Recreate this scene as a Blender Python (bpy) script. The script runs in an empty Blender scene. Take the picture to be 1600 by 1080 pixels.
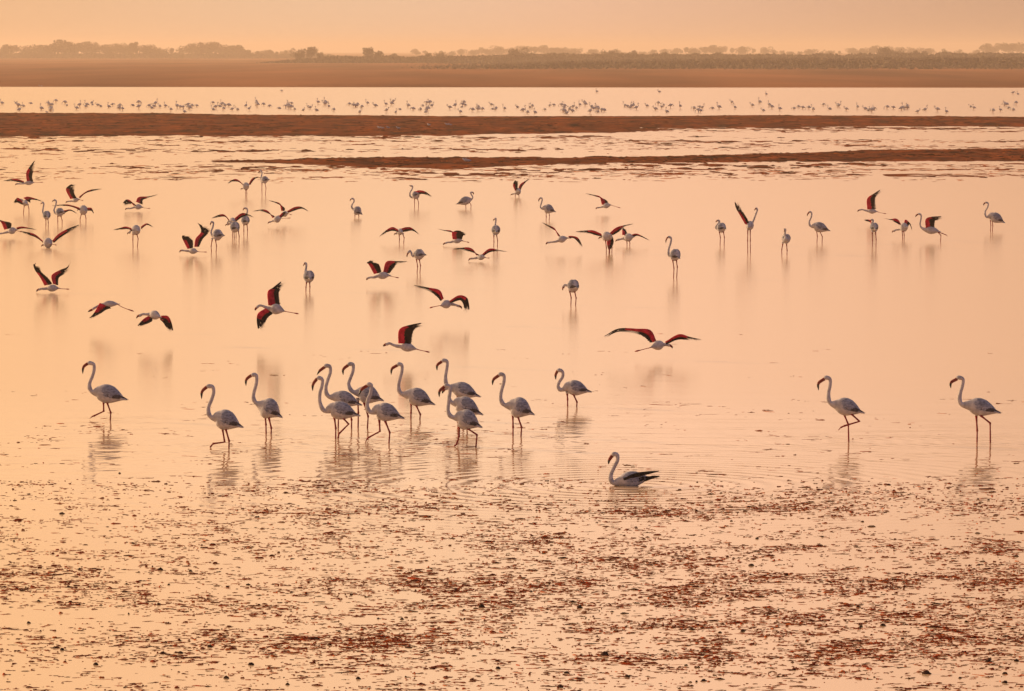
import bpy, math, random
import numpy as np
from mathutils import Vector

# ------------------------------------------------------------------ camera, sky, sun, exposure
sc = bpy.context.scene
COL = sc.collection
W_PX, H_PX, F_PX = 1600.0, 1080.0, 8000.0        # photograph size and focal length in its pixels
HORIZON, CAM_H = 78.0, 8.2                       # row of the horizon, eye height in metres
PITCH = math.atan((H_PX / 2 - HORIZON) / F_PX)
cam_d = bpy.data.cameras.new('camera')
cam = bpy.data.objects.new('camera', cam_d)
COL.objects.link(cam)
cam_d.sensor_width = 36.0
cam_d.lens = 36.0 * F_PX / W_PX
cam_d.clip_start = 1.0
cam_d.clip_end = 60000.0
cam.location = (0, 0, CAM_H)
cam.rotation_euler = (math.pi / 2 - PITCH, 0, 0)
sc.camera = cam

SUN_AZ, SUN_EL = math.radians(-58), math.radians(13)      # measured from +Y, negative is left of the view
SUN_DIR = Vector((math.sin(SUN_AZ) * math.cos(SUN_EL), math.cos(SUN_AZ) * math.cos(SUN_EL), math.sin(SUN_EL)))
world = bpy.data.worlds.new('World')
sc.world = world
world.use_nodes = True
wn = world.node_tree
bg = wn.nodes['Background']
sky = wn.nodes.new('ShaderNodeTexSky')
sky.sky_type = 'NISHITA'
sky.sun_disc = False
sky.sun_elevation = SUN_EL
sky.sun_rotation = SUN_AZ
sky.air_density, sky.dust_density, sky.ozone_density = 1.2, 5.0, 1.0
# dusty evening air: the whole dome is veiled by haze whose glow depends on the angle to the sun
tc = wn.nodes.new('ShaderNodeTexCoord')
dot = wn.nodes.new('ShaderNodeVectorMath'); dot.operation = 'DOT_PRODUCT'
dot.inputs[1].default_value = SUN_DIR
wn.links.new(tc.outputs['Generated'], dot.inputs[0])
mp = wn.nodes.new('ShaderNodeMapRange')
mp.inputs['From Min'].default_value = -1; mp.inputs['From Max'].default_value = 1
wn.links.new(dot.outputs['Value'], mp.inputs['Value'])
veil = wn.nodes.new('ShaderNodeValToRGB')
veil.color_ramp.interpolation = 'CARDINAL'
VEIL = [(0.0, (0.15, 0.165, 0.27)), (0.35, (0.20, 0.20, 0.28)), (0.55, (0.36, 0.29, 0.29)), (0.66, (0.54, 0.35, 0.25)), (0.72, (0.74, 0.44, 0.285)),
        (0.765, (1.07, 0.645, 0.425)), (0.806, (1.14, 0.585, 0.30)), (0.90, (1.36, 0.65, 0.26)), (1.0, (1.7, 0.90, 0.38))]
el = veil.color_ramp.elements
while len(el) < len(VEIL):
    el.new(0.5)
for e, (p, c) in zip(el, VEIL):
    e.position = p
    e.color = (c[0], c[1], c[2], 1)
wn.links.new(mp.outputs['Result'], veil.inputs['Fac'])
skym = wn.nodes.new('ShaderNodeVectorMath'); skym.operation = 'SCALE'; skym.inputs['Scale'].default_value = 0.10
wn.links.new(sky.outputs['Color'], skym.inputs[0])
mix = wn.nodes.new('ShaderNodeMix'); mix.data_type = 'RGBA'; mix.inputs['Factor'].default_value = 0.95
wn.links.new(skym.outputs['Vector'], mix.inputs['A'])
wn.links.new(veil.outputs['Color'], mix.inputs['B'])
# thicker air dims the lowest few degrees
sxyz = wn.nodes.new('ShaderNodeSeparateXYZ'); wn.links.new(tc.outputs['Generated'], sxyz.inputs[0])
ext = wn.nodes.new('ShaderNodeMapRange'); ext.interpolation_type = 'SMOOTHSTEP'
ext.inputs['From Min'].default_value = 0.0; ext.inputs['From Max'].default_value = 0.09
ext.inputs['To Min'].default_value = 0.67; ext.inputs['To Max'].default_value = 1.0
wn.links.new(sxyz.outputs['Z'], ext.inputs['Value'])
dim = wn.nodes.new('ShaderNodeVectorMath'); dim.operation = 'SCALE'
wn.links.new(mix.outputs['Result'], dim.inputs[0]); wn.links.new(ext.outputs['Result'], dim.inputs['Scale'])
wn.links.new(dim.outputs['Vector'], bg.inputs['Color'])
bg.inputs['Strength'].default_value = 1.0

sun_d = bpy.data.lights.new('sun', 'SUN')
sun_d.energy = 4.8
sun_d.color = (1.0, 0.66, 0.36)
sun_d.angle = math.radians(0.6)
sun = bpy.data.objects.new('sun', sun_d)
COL.objects.link(sun)
sun.rotation_euler = (-SUN_DIR).to_track_quat('-Z', 'Y').to_euler()
sun.location = (-60, 60, 40)

sc.view_settings.view_transform = 'Standard'
sc.view_settings.look = 'None'
sc.view_settings.exposure = 0.32
sc.view_settings.gamma = 1.0
sc.render.engine = 'CYCLES'
sc.cycles.use_denoising = True
sc.cycles.max_bounces = 6
sc.cycles.diffuse_bounces = 2
sc.cycles.glossy_bounces = 3
sc.cycles.volume_bounces = 0
sc.cycles.caustics_reflective = False
sc.cycles.caustics_refractive = False

# ------------------------------------------------------------------ helpers
rng = np.random.default_rng(7)
random.seed(7)


def ray(u, v):
    x, y, z = (u - W_PX / 2) / F_PX, -(v - H_PX / 2) / F_PX, -1.0
    a = math.pi / 2 - PITCH
    return np.array((x, y * math.cos(a) - z * math.sin(a), y * math.sin(a) + z * math.cos(a)))


def at_depth(u, v, D):
    """the point on the upright plane Y = D seen at a pixel"""
    d = ray(u, v)
    return d * (D / d[1]) + np.array((0, 0, CAM_H))


def on_water(u, v):
    d = ray(u, v)
    return d * (-CAM_H / d[2]) + np.array((0, 0, CAM_H))


def mesh(name, verts, faces, mats, parent=None, loc=None, smooth=True, mat_idx=None, link=True):
    me = bpy.data.meshes.new(name)
    verts = np.asarray(verts, dtype=float)
    if loc is not None:
        verts = verts - np.asarray(loc)
    me.from_pydata(verts.tolist(), [], [list(f) for f in faces])
    for m in mats:
        me.materials.append(m)
    if mat_idx is not None:
        me.polygons.foreach_set('material_index', np.asarray(mat_idx, dtype=np.int32))
    if smooth:
        me.polygons.foreach_set('use_smooth', np.ones(len(me.polygons), dtype=bool))
    me.update()
    o = bpy.data.objects.new(name, me)
    if link:
        COL.objects.link(o)
    if parent is not None:
        o.parent = parent
    elif loc is not None:
        o.location = loc
    return o


def fast_mesh(name, V, Q, mats, smooth=True, color=None):
    """big mesh from numpy arrays; Q is an (n,3) or (n,4) index array"""
    me = bpy.data.meshes.new(name)
    n, k = Q.shape
    me.vertices.add(len(V)); me.vertices.foreach_set('co', np.asarray(V, np.float32).ravel())
    me.loops.add(n * k); me.loops.foreach_set('vertex_index', Q.astype(np.int32).ravel())
    me.polygons.add(n)
    me.polygons.foreach_set('loop_start', np.arange(0, n * k, k, dtype=np.int32))
    me.polygons.foreach_set('loop_total', np.full(n, k, dtype=np.int32))
    me.polygons.foreach_set('use_smooth', np.full(n, smooth, dtype=bool))
    for m in mats:
        me.materials.append(m)
    me.update(calc_edges=True)
    if color is not None:
        a = me.color_attributes.new('tint', 'FLOAT_COLOR', 'POINT')
        c = np.ones((len(V), 4), np.float32); c[:, :3] = color
        a.data.foreach_set('color', c.ravel())
    o = bpy.data.objects.new(name, me)
    COL.objects.link(o)
    return o


def tag(o, label=None, cat=None, group=None, kind=None):
    if label: o['label'] = label
    if cat: o['category'] = cat
    if group: o['group'] = group
    if kind: o['kind'] = kind
    return o


def empty(name, loc):
    o = bpy.data.objects.new(name, None)
    o.empty_display_size = 0.2
    COL.objects.link(o)
    o.location = loc
    return o


def vnoise(x, y, seed=0):
    xi, yi = np.floor(x).astype(np.int64), np.floor(y).astype(np.int64)
    fx, fy = x - xi, y - yi
    fx, fy = fx * fx * (3 - 2 * fx), fy * fy * (3 - 2 * fy)

    def h(a, b):
        n = (a * 374761393 + b * 668265263 + seed * 974711) & 0x7fffffff
        n = ((n ^ (n >> 13)) * 1274126177) & 0x7fffffff
        n = n ^ (n >> 16)
        return (n & 0xffff) / 65535.0
    return (h(xi, yi) * (1 - fx) + h(xi + 1, yi) * fx) * (1 - fy) + (h(xi, yi + 1) * (1 - fx) + h(xi + 1, yi + 1) * fx) * fy


def fbm(x, y, seed=0, octs=4):
    s, a, t = 0.0, 0.5, 0.0
    for k in range(octs):
        s = s + a * vnoise(x * 2 ** k, y * 2 ** k, seed + k * 17); t += a; a *= 0.5
    return s / t


# ------------------------------------------------------------------ materials
def principled(name, base, rough=0.6, spec=0.4):
    m = bpy.data.materials.new(name); m.use_nodes = True
    b = m.node_tree.nodes['Principled BSDF']
    b.inputs['Base Color'].default_value = (*base, 1)
    b.inputs['Roughness'].default_value = rough
    b.inputs['Specular IOR Level'].default_value = spec
    return m, m.node_tree, b


def noisy(name, c0, c1, scale, rough=0.7, spec=0.3, bump=0.0, bscale=None, stretch=(1, 1, 1), coord='Object'):
    m, nt, b = principled(name, c0, rough, spec)
    t = nt.nodes.new('ShaderNodeTexCoord'); mpn = nt.nodes.new('ShaderNodeMapping')
    mpn.inputs['Scale'].default_value = stretch
    nt.links.new(t.outputs[coord], mpn.inputs['Vector'])
    n = nt.nodes.new('ShaderNodeTexNoise'); n.inputs['Scale'].default_value = scale; n.inputs['Detail'].default_value = 6
    nt.links.new(mpn.outputs['Vector'], n.inputs['Vector'])
    r = nt.nodes.new('ShaderNodeValToRGB')
    r.color_ramp.elements[0].position = 0.32; r.color_ramp.elements[1].position = 0.68
    r.color_ramp.elements[0].color = (*c0, 1); r.color_ramp.elements[1].color = (*c1, 1)
    nt.links.new(n.outputs['Fac'], r.inputs['Fac']); nt.links.new(r.outputs['Color'], b.inputs['Base Color'])
    if bump:
        n2 = nt.nodes.new('ShaderNodeTexNoise'); n2.inputs['Scale'].default_value = bscale or scale * 3; n2.inputs['Detail'].default_value = 5
        nt.links.new(mpn.outputs['Vector'], n2.inputs['Vector'])
        bp = nt.nodes.new('ShaderNodeBump'); bp.inputs['Strength'].default_value = 1.0; bp.inputs['Distance'].default_value = bump
        nt.links.new(n2.outputs['Fac'], bp.inputs['Height']); nt.links.new(bp.outputs['Normal'], b.inputs['Normal'])
    return m


M = {}
M['plumage'] = noisy('plumage', (0.29, 0.28, 0.32), (0.50, 0.475, 0.515), 12, 0.9, 0.05, 0.006, 40)
M['covert'] = noisy('wing_covert', (0.105, 0.115, 0.165), (0.32, 0.325, 0.395), 18, 0.9, 0.05, 0.010, 34, (1, 1, 2.2))
M['leg'] = noisy('leg_skin', (0.17, 0.016, 0.018), (0.27, 0.028, 0.030), 30, 0.7, 0.1)
M['foot'] = noisy('foot_web', (0.26, 0.03, 0.03), (0.36, 0.05, 0.045), 30, 0.5, 0.4)
M['bill'] = noisy('bill_pink', (0.13, 0.018, 0.014), (0.23, 0.036, 0.026), 30, 0.5, 0.2)
M['black'] = noisy('black_horn', (0.012, 0.010, 0.010), (0.025, 0.02, 0.02), 30, 0.45, 0.4)
M['flight'] = noisy('black_feather', (0.008, 0.006, 0.007), (0.022, 0.016, 0.018), 26, 0.8, 0.05)
M['grey_flight'] = noisy('grey_feather', (0.025, 0.023, 0.03), (0.09, 0.08, 0.10), 24, 0.7, 0.2)
M['crimson'] = noisy('crimson_feather', (0.24, 0.006, 0.020), (0.56, 0.026, 0.060), 7, 0.85, 0.03, 0.006, 40)
M['eye'] = principled('eye', (0.02, 0.015, 0.01), 0.15, 0.6)[0]
M['mud'] = noisy('brown_mud', (0.030, 0.005, 0.001), (0.22, 0.042, 0.005), 0.30, 0.95, 0.02, 0.15, 1.1, (1, 0.35, 1))
M['plain'] = noisy('dry_plain', (0.11, 0.036, 0.014), (0.29, 0.105, 0.045), 0.02, 0.95, 0.02, 0, None, (1, 0.10, 1))
M['leaf'] = noisy('far_foliage', (0.045, 0.026, 0.016), (0.085, 0.050, 0.03), 0.5, 0.8, 0.2)
M['bark'] = noisy('far_bark', (0.05, 0.035, 0.025), (0.09, 0.06, 0.04), 2.0, 0.9, 0.1)


def feathered(m):
    # overlapping covert feathers: pale rims round darker centres, with a little relief
    nt = m.node_tree; b = nt.nodes['Principled BSDF']
    src = b.inputs['Base Color'].links[0].from_socket
    t = nt.nodes.new('ShaderNodeTexCoord'); mpn = nt.nodes.new('ShaderNodeMapping'); mpn.inputs['Scale'].default_value = (0.55, 1, 1.25)
    mpn.inputs['Rotation'].default_value = (0, math.radians(20), 0)
    nt.links.new(t.outputs['Object'], mpn.inputs['Vector'])
    vo = nt.nodes.new('ShaderNodeTexVoronoi'); vo.inputs['Scale'].default_value = 13
    nt.links.new(mpn.outputs['Vector'], vo.inputs['Vector'])
    r = nt.nodes.new('ShaderNodeMapRange'); r.inputs['From Min'].default_value = 0.15; r.inputs['From Max'].default_value = 0.75
    r.inputs['To Min'].default_value = 0.84; r.inputs['To Max'].default_value = 1.14
    nt.links.new(vo.outputs['Distance'], r.inputs['Value'])
    mu = nt.nodes.new('ShaderNodeVectorMath'); mu.operation = 'SCALE'
    nt.links.new(src, mu.inputs[0]); nt.links.new(r.outputs['Result'], mu.inputs['Scale'])
    nt.links.new(mu.outputs['Vector'], b.inputs['Base Color'])


feathered(M['covert'])


def weed_material():
    m, nt, b = principled('floating_weed', (0.1, 0.03, 0.02), 0.9, 0.03)
    a = nt.nodes.new('ShaderNodeVertexColor'); a.layer_name = 'tint'
    nt.links.new(a.outputs['Color'], b.inputs['Base Color'])
    return m


M['weed'] = weed_material()
M['clod'] = noisy('dark_clod', (0.020, 0.010, 0.008), (0.06, 0.025, 0.018), 14, 0.9, 0.05, 0.01, 30)


# where birds stir the surface: x, y, wavelength, height, reach
RINGS = [(*on_water(u, v)[:2], wl, am if fa > 5 else am * .6, fa) for u, v, wl, am, fa in (
    (985, 759, .50, .007, 5.5), (172, 656, .34, .004, 1.2), (357, 700, .34, .005, 1.4), (417, 678, .34, .003, 1.2), (527, 687, .36, .005, 1.6), (600, 691, .36, .004, 1.5),
    (713, 698, .38, .006, 2.0), (801, 681, .36, .004, 1.5), (643, 655, .34, .003, 1.2), (887, 635, .34, .004, 1.6), (1326, 690, .40, .005, 2.2), (1526, 691, .40, .005, 2.2))]


def water_material():
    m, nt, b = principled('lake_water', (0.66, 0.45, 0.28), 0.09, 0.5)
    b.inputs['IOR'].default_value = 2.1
    L = nt.links.new
    g = nt.nodes.new('ShaderNodeNewGeometry')

    def noise(scale, stretch, detail=3, dist=0.0):
        mpn = nt.nodes.new('ShaderNodeMapping'); mpn.inputs['Scale'].default_value = stretch
        L(g.outputs['Position'], mpn.inputs['Vector'])
        n = nt.nodes.new('ShaderNodeTexNoise'); n.inputs['Scale'].default_value = scale
        n.inputs['Detail'].default_value = detail; n.inputs['Distortion'].default_value = dist
        L(mpn.outputs['Vector'], n.inputs['Vector'])
        return n.outputs['Fac']

    def math_(op, a, c):
        n = nt.nodes.new('ShaderNodeMath'); n.operation = op
        for k, s in enumerate((a, c)):
            if isinstance(s, (int, float)): n.inputs[k].default_value = s
            else: L(s, n.inputs[k])
        return n.outputs[0]
    # fine ruffle everywhere, stronger in gusts and in the stretch the walking birds have stirred
    sep = nt.nodes.new('ShaderNodeSeparateXYZ'); L(g.outputs['Position'], sep.inputs[0])
    d = math_('DIVIDE', math_('SUBTRACT', sep.outputs['Y'], 104.0), 13.0)
    stirred = math_('POWER', 2.718, math_('MULTIPLY', math_('MULTIPLY', d, d), -1.0))
    patch = noise(0.035, (1, 0.7, 1), 2)
    amp = math_('ADD', math_('MULTIPLY', stirred, 1.0), math_('MULTIPLY', patch, 0.75))
    small = noise(2.6, (0.45, 1, 1), 3, 0.4)
    mid = noise(0.85, (0.40, 1, 1), 2, 0.3)
    rings = None
    for (rx, ry, wl, am, fall) in RINGS:
        vd = nt.nodes.new('ShaderNodeVectorMath'); vd.operation = 'DISTANCE'; vd.inputs[1].default_value = (rx, ry, 0)
        L(g.outputs['Position'], vd.inputs[0])
        r_ = vd.outputs['Value']
        wv1 = math_('MULTIPLY', math_('SINE', math_('ADD', math_('MULTIPLY', r_, 6.283 / wl), math_('MULTIPLY', mid, 3.0)), 0.0), am)
        wv1 = math_('MULTIPLY', wv1, math_('POWER', 2.718, math_('MULTIPLY', r_, -1.0 / fall)))
        rings = wv1 if rings is None else math_('ADD', rings, wv1)
    h = math_('MULTIPLY', math_('ADD', math_('MULTIPLY', small, 0.0035), math_('MULTIPLY', mid, 0.017)), amp)
    h = math_('ADD', h, rings)
    rough = math_('SUBTRACT', 0.155, math_('MULTIPLY', stirred, 0.12))
    L(rough, b.inputs['Roughness'])
    bp = nt.nodes.new('ShaderNodeBump'); bp.inputs['Strength'].default_value = 1.0; bp.inputs['Distance'].default_value = 1.0
    L(h, bp.inputs['Height']); L(bp.outputs['Normal'], b.inputs['Normal'])
    return m


M['water'] = water_material()

# ------------------------------------------------------------------ ground, water, mudbanks, plain
def grid(xs_of_row, ys, hfun):
    """rows of points along X at each Y; xs_of_row(y) gives equally many x"""
    X = np.stack([xs_of_row(y) for y in ys]); Y = np.repeat(np.asarray(ys)[:, None], X.shape[1], 1)
    Z = hfun(X, Y)
    V = np.stack([X, Y, Z], -1).reshape(-1, 3)
    r, c = X.shape
    i = np.arange(r * c).reshape(r, c)
    Q = np.stack([i[:-1, :-1], i[:-1, 1:], i[1:, 1:], i[1:, :-1]], -1).reshape(-1, 4)
    return V, Q


def pix(X, Y, Z=0.0):
    """pixel of ground points (arrays)"""
    c, s = math.cos(PITCH), math.sin(PITCH)
    zz = Z - CAM_H
    f = Y * c - zz * s
    up = Y * s + zz * c
    return W_PX / 2 + F_PX * X / f, H_PX / 2 - F_PX * up / f


SHORE = 1090.0


def plain_h(X, Y):
    shore = SHORE + 30 * (fbm(X / 160, Y * 0 + 3.0, 5) - 0.5) - X * 0.10
    t = np.clip((Y - shore) / 60.0, 0, 1)
    z = -0.6 + 0.9 * t
    z = z + np.clip((Y - shore - 60) / 1500, 0, 1) * 0.5 * fbm(X / 260, Y / 400, 9)
    return np.where(Y < shore, -0.6, z)


ys = np.concatenate([[-300, 0, 300, 700, 900, 980], np.arange(1000, 1240, 5.0), np.geomspace(1245, 14000, 90)])
V, Q = grid(lambda y: np.linspace(-1, 1, 161) * (700 + 0.55 * max(y, 0)), ys, plain_h)
tag(fast_mesh('ground', V, Q, [M['plain']]), kind='structure')

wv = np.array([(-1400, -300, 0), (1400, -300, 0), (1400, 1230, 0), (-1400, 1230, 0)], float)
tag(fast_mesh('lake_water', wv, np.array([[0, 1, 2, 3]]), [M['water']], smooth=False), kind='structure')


def interp(u, pts):
    p = np.array(pts, float)
    return np.interp(u, p[:, 0], p[:, 1])


def bank_h(X, Y):
    u, v = pix(X, Y)
    n_big = fbm(X / 9, Y / 26, 21, 4)
    n_fine = fbm(X / 1.6, Y / 5.0, 31, 4)
    n_rag = fbm(X / 0.7, Y / 3.0, 41, 3)
    edge = 3.4 * (n_big - 0.5) + 2.6 * (n_fine - 0.5) + 2.8 * (n_rag - 0.5)
    # the main brown bank
    top = interp(u, [(-400, 175), (0, 176.5), (250, 177), (420, 179.5), (700, 181.5), (1000, 181.5), (1180, 180), (1300, 180.5), (1600, 183), (2000, 184)])
    bot = interp(u, [(-400, 213), (0, 213), (500, 213), (680, 212.5), (800, 210), (980, 207), (1090, 202), (1200, 198), (1600, 197), (2000, 198)])
    s1 = np.minimum(v - top + 0.35 * edge, bot - v + 1.1 * edge)
    # a wet tongue inside it
    t1 = 1.6 - np.abs(v - interp(u, [(800, 199), (1000, 200.5), (1300, 202)])) + 2.5 * (n_fine - 0.5)
    s1 = np.where((u > 860) & (u < 1180) & (t1 > 0), np.minimum(s1, -t1), s1)
    # the thin second bank, growing towards the right
    top2 = interp(u, [(-400, 262), (240, 254), (300, 251.5), (420, 250), (520, 247), (700, 246), (900, 246), (1050, 244.5), (1200, 240), (1400, 234), (1600, 232.5), (2000, 230)])
    bot2 = interp(u, [(-400, 258), (240, 251), (300, 253), (420, 255), (520, 259), (700, 263), (820, 259), (950, 255), (1200, 252.5), (1400, 252), (1600, 252), (2000, 252)])
    s2 = np.minimum(v - top2 + 0.7 * edge, bot2 - v + 1.2 * edge)
    # streaks of wet mud between and in front of the banks
    env = 0.0
    for c, w, a, u0, u1 in ((220.5, 2.0, .30, -600, 2200), (226, 4, .16, -600, 2200), (234, 3.0, .22, -600, 1250), (258.5, 2.6, .36, 820, 2200), (265, 2.6, .46, 350, 2200), (214.5, 2.0, .36, -600, 1100), (200.5, 2, .4, 950, 2200), (255, 2, .3, 280, 700),
                            (272, 4, .26, 560, 2200), (267, 3.0, .28, -600, 420), (263, 2.5, .2, 30, 900), (277, 3, .14, -600, 1700), (204, 3, .25, 1080, 2200)):
        side = 1 / (1 + np.exp(-(u - u0) / 60)) * 1 / (1 + np.exp((u - u1) / 60))
        env = np.maximum(env, a * np.exp(-((v - c) / w) ** 2) * side)
    n_st = 0.40 * fbm(X / 6.0, Y / 9.0, 51, 3) + 0.60 * fbm(X / 0.8, Y / 2.6, 61, 4)
    n_st = (n_st - 0.5) / 0.095
    s3 = (n_st - (1.62 - 3.2 * env)) * 2.2
    s3 = np.where(env < 0.02, -3, s3)
    z1 = np.clip(s1 * 0.05, -0.3, 0.22) + np.where(s1 > 0, 0.16 * (n_fine - 0.35) * np.clip(s1 / 3, 0, 1), 0)
    z2 = np.clip(s2 * 0.035, -0.3, 0.12) + np.where(s2 > 0, 0.10 * (n_fine - 0.35) * np.clip(s2 / 2, 0, 1), 0)
    z3 = np.clip(s3 * 0.02, -0.3, 0.03)
    return np.maximum(np.maximum(z1, z2), z3)


def rows(v0, v1, step):
    return [on_water(800, v)[1] for v in np.arange(v1, v0, -step)]


V, Q = grid(lambda y: np.linspace(-1, 1, 520) * (y * 0.145), rows(170, 291, 0.34), bank_h)
keep = (V[Q][:, :, 2] > -0.06).any(1)
Q = Q[keep]
used = np.unique(Q); remap = np.full(len(V), -1); remap[used] = np.arange(len(used))
tag(fast_mesh('mudbank', V[used], remap[Q], [M['mud']]), kind='structure')
# ------------------------------------------------------------------ flamingos
def catmull(P, n):
    """n points along a smooth curve through P (k x d)"""
    P = np.asarray(P, float)
    if len(P) < 3:
        t = np.linspace(0, 1, n)[:, None]
        return P[0] * (1 - t) + P[-1] * t
    E = np.vstack([2 * P[0] - P[1], P, 2 * P[-1] - P[-2]])
    seg = np.linalg.norm(np.diff(P[:, :3], axis=0), axis=1) ** 0.7 + 1e-6
    cum = np.concatenate([[0], np.cumsum(seg)]) / seg.sum()
    out = []
    for t in np.linspace(0, 1, n):
        i = min(np.searchsorted(cum, t, 'right') - 1, len(P) - 2)
        s = (t - cum[i]) / (cum[i + 1] - cum[i])
        a, b, c, d = E[i], E[i + 1], E[i + 2], E[i + 3]
        out.append(0.5 * (2 * b + (c - a) * s + (2 * a - 5 * b + 4 * c - d) * s * s + (3 * b - a - 3 * c + d) * s ** 3))
    return np.array(out)


def tangents(C):
    T = np.gradient(C, axis=0)
    return T / (np.linalg.norm(T, axis=1, keepdims=True) + 1e-9)


class Geo:
    def __init__(self):
        self.v, self.f, self.m = [], [], []

    def loft(self, C, ra, rb, lat, segs=10, mat=0, cap=True):
        """rings round the curve C; ra across (along lat), rb in the plane of the curve"""
        T = tangents(C)
        base = len(self.v)
        n = len(C)
        for i in range(n):
            L = lat - T[i] * np.dot(lat, T[i]); L /= np.linalg.norm(L) + 1e-9
            N = np.cross(L, T[i])
            for k in range(segs):
                a = 2 * math.pi * k / segs
                self.v.append(C[i] + L * (ra[i] * math.cos(a)) + N * (rb[i] * math.sin(a)))
        for i in range(n - 1):
            for k in range(segs):
                a, b = base + i * segs + k, base + i * segs + (k + 1) % segs
                self.f.append((a, b, b + segs, a + segs)); self.m.append(mat)
        if cap:
            self.f.append(tuple(base + k for k in range(segs))[::-1]); self.m.append(mat)
            self.f.append(tuple(base + (n - 1) * segs + k for k in range(segs))); self.m.append(mat)

    def build(self, name, mats, parent, loc, smooth=True):
        return mesh(name, self.v, self.f, mats, parent, loc, smooth, self.m)


def unit(v):
    return v / (np.linalg.norm(v) + 1e-9)


BODY_T = [(0.0, .60), (.10, .80), (.22, .95), (.36, 1.0), (.52, .92), (.68, .70), (.82, .44), (.93, .22), (1.0, .08)]
FLY_T = [(0.0, .42), (.10, .66), (.25, .92), (.42, 1.0), (.60, .90), (.76, .62), (.88, .38), (1.0, .14)]
UP = np.array((0., 0., 1.))


def flamingo(b):
    fx, fy, fs = b['F']
    P = lambda p: (fx + p[0] / fs, fy + p[1] / fs)
    wu, wv_ = P(b['w'])
    base = on_water(wu, wv_)
    D = base[1]
    ppm = F_PX / D * fs                         # zoomed pixels per metre at the bird
    A = lambda p, dy=0.0: at_depth(*P(p), D + dy)
    fly = b.get('fly', False)
    big = b.get('big', False)
    root = empty('flamingo', base)
    g_ = 'flamingos flying low over the lake' if fly else ('swimming flamingo' if b.get('swim') else 'flamingos standing and walking in the shallows')
    tag(root, b['label'], 'flamingo', g_)
    # --- trunk axis: where the outline is too short for a bird, the rest of its length runs into depth
    R = b['R'] / ppm * (1.15 if big else (1.18 if fly else 1.24))
    c0, t0 = A(b['chest']), A(b['tail'])
    need = 0.40 if fly else 0.44
    dist = np.linalg.norm(t0 - c0)
    sgn = b.get('dep', 1)                       # +1: the tail is nearer to the camera than the chest
    dep = math.sqrt(max(0.0, need ** 2 - dist ** 2))
    chest, tail = A(b['chest'], dep / 2 * sgn), A(b['tail'], -dep / 2 * sgn)
    axis = unit(tail - chest)
    flat = unit(np.array((axis[0], axis[1], 0)))
    lat = np.array((-flat[1], flat[0], 0))
    if lat[1] > 0: lat = -lat                   # lat points to the camera's side
    # --- neck, head and trunk are one loft
    npx = b['neck']
    k = len(npx)
    cd = dep / 2 * sgn
    neck = [A(p, cd * (1.0 + (0.25 if dep > .2 else 0) * (1 - i / max(1, k - 1)))) for i, p in enumerate(npx)]
    head = neck[0]
    hr = 0.049 if not fly else 0.040
    nr = 0.037 if not fly else 0.034
    face = unit(neck[0] - neck[1]) if k > 1 else np.array((-1., 0, 0))
    pts, rad = [], []
    d0 = unit(A(b['bill'][0], cd * 1.1) - head) if 'bill' in b else unit(neck[0] - neck[1])
    pts.append(head + d0 * hr * 1.0); rad.append(hr * 0.60)
    pts.append(head + d0 * hr * 0.2); rad.append(hr * 0.98)
    for i, q in enumerate(neck[1:], 1):
        f = i / max(1, k - 1)
        pts.append(q); rad.append((nr * (0.95 + 0.15 * f) if f < .8 else nr * 1.35) if i > 1 else nr * 1.02)
    prof = FLY_T if fly else BODY_T
    bow = 0.10 * R
    for t, r in prof:
        q = chest + (tail - chest) * t + UP * bow * math.sin(math.pi * t)
        pts.append(q); rad.append(R * r)
    X = np.hstack([np.array(pts), np.array(rad)[:, None]])
    C = catmull(X, 64 if big else 46)
    rr = np.maximum(C[:, 3], 0.008)
    body = Geo()
    wide = np.where(rr > 0.07, 0.86, 1.0)
    body.loft(C[:, :3], rr * wide, rr, lat, 14 if big else 10, 0)
    # --- legs
    for li, leg in enumerate(b.get('legs', [])):
        off = (0.055 if li == 0 else -0.055) * abs(lat[1])
        if fly:
            for s2 in (-0.018, 0.018):
                L = catmull([A(p, -cd + s2 * 1.2) for p in leg], 10)
                t = np.linspace(0, 1, 10)
                rad_l = np.where(t > .72, 0.013 + 0.016 * np.sin((t - .72) / .28 * math.pi), 0.013)
                body.loft(L, rad_l, rad_l * 0.8, lat, 6, 1)
            continue
        q = [A(p, off) for p in leg]
        low = q[-1]
        if low[2] < 0.12 and len(leg) == 3:     # standing legs go on into the water to the lake bed
            q[-1] = np.array((low[0] + (low[0] - q[-2][0]) * 0.2, low[1], -0.25))
        hip = q[0] + UP * 0.05
        pl = [hip] + q
        # straight shafts with knobbly joints, a feathered thigh at the top
        seq, sr = [hip], [0.055]
        for i in range(len(q) - 1):
            a, c = q[i], q[i + 1]
            r_up = 0.030 if i == 0 else 0.0145
            seq += [a + (c - a) * t for t in (0.08, 0.30, 0.55, 0.90)]
            sr += [r_up, 0.022 if i == 0 else 0.0165, 0.017, 0.0195]
            seq.append(c); sr.append(0.025 if i < len(q) - 2 else 0.014)
        X = np.hstack([np.array(seq), np.array(sr)[:, None]])
        mats_split = 4
        C2 = X
        n0 = len(body.f)
        body.loft(C2[:, :3], C2[:, 3], C2[:, 3], lat, 7, 1)
        for j in range(7):                     # feathered thigh keeps the plumage colour
            body.m[n0 + j] = 0
        if low[2] > 0.02 and not (len(leg) == 3 and low[2] < 0.12):   # lifted foot: three toes hanging
            d = unit(q[-1] - q[-2])
            for a in (-0.5, 0, 0.5):
                e = q[-1] + d * 0.055 * math.cos(a) + lat * 0.05 * math.sin(a) - UP * 0.03
                body.loft(np.array([q[-1], (q[-1] + e) / 2 - UP * 0.004, e]), [.012, .010, .004], [.010, .008, .004], lat, 5, 1)
    body.build('body', [M['plumage'], M['foot'] if fly else M['leg']], root, base)
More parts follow.
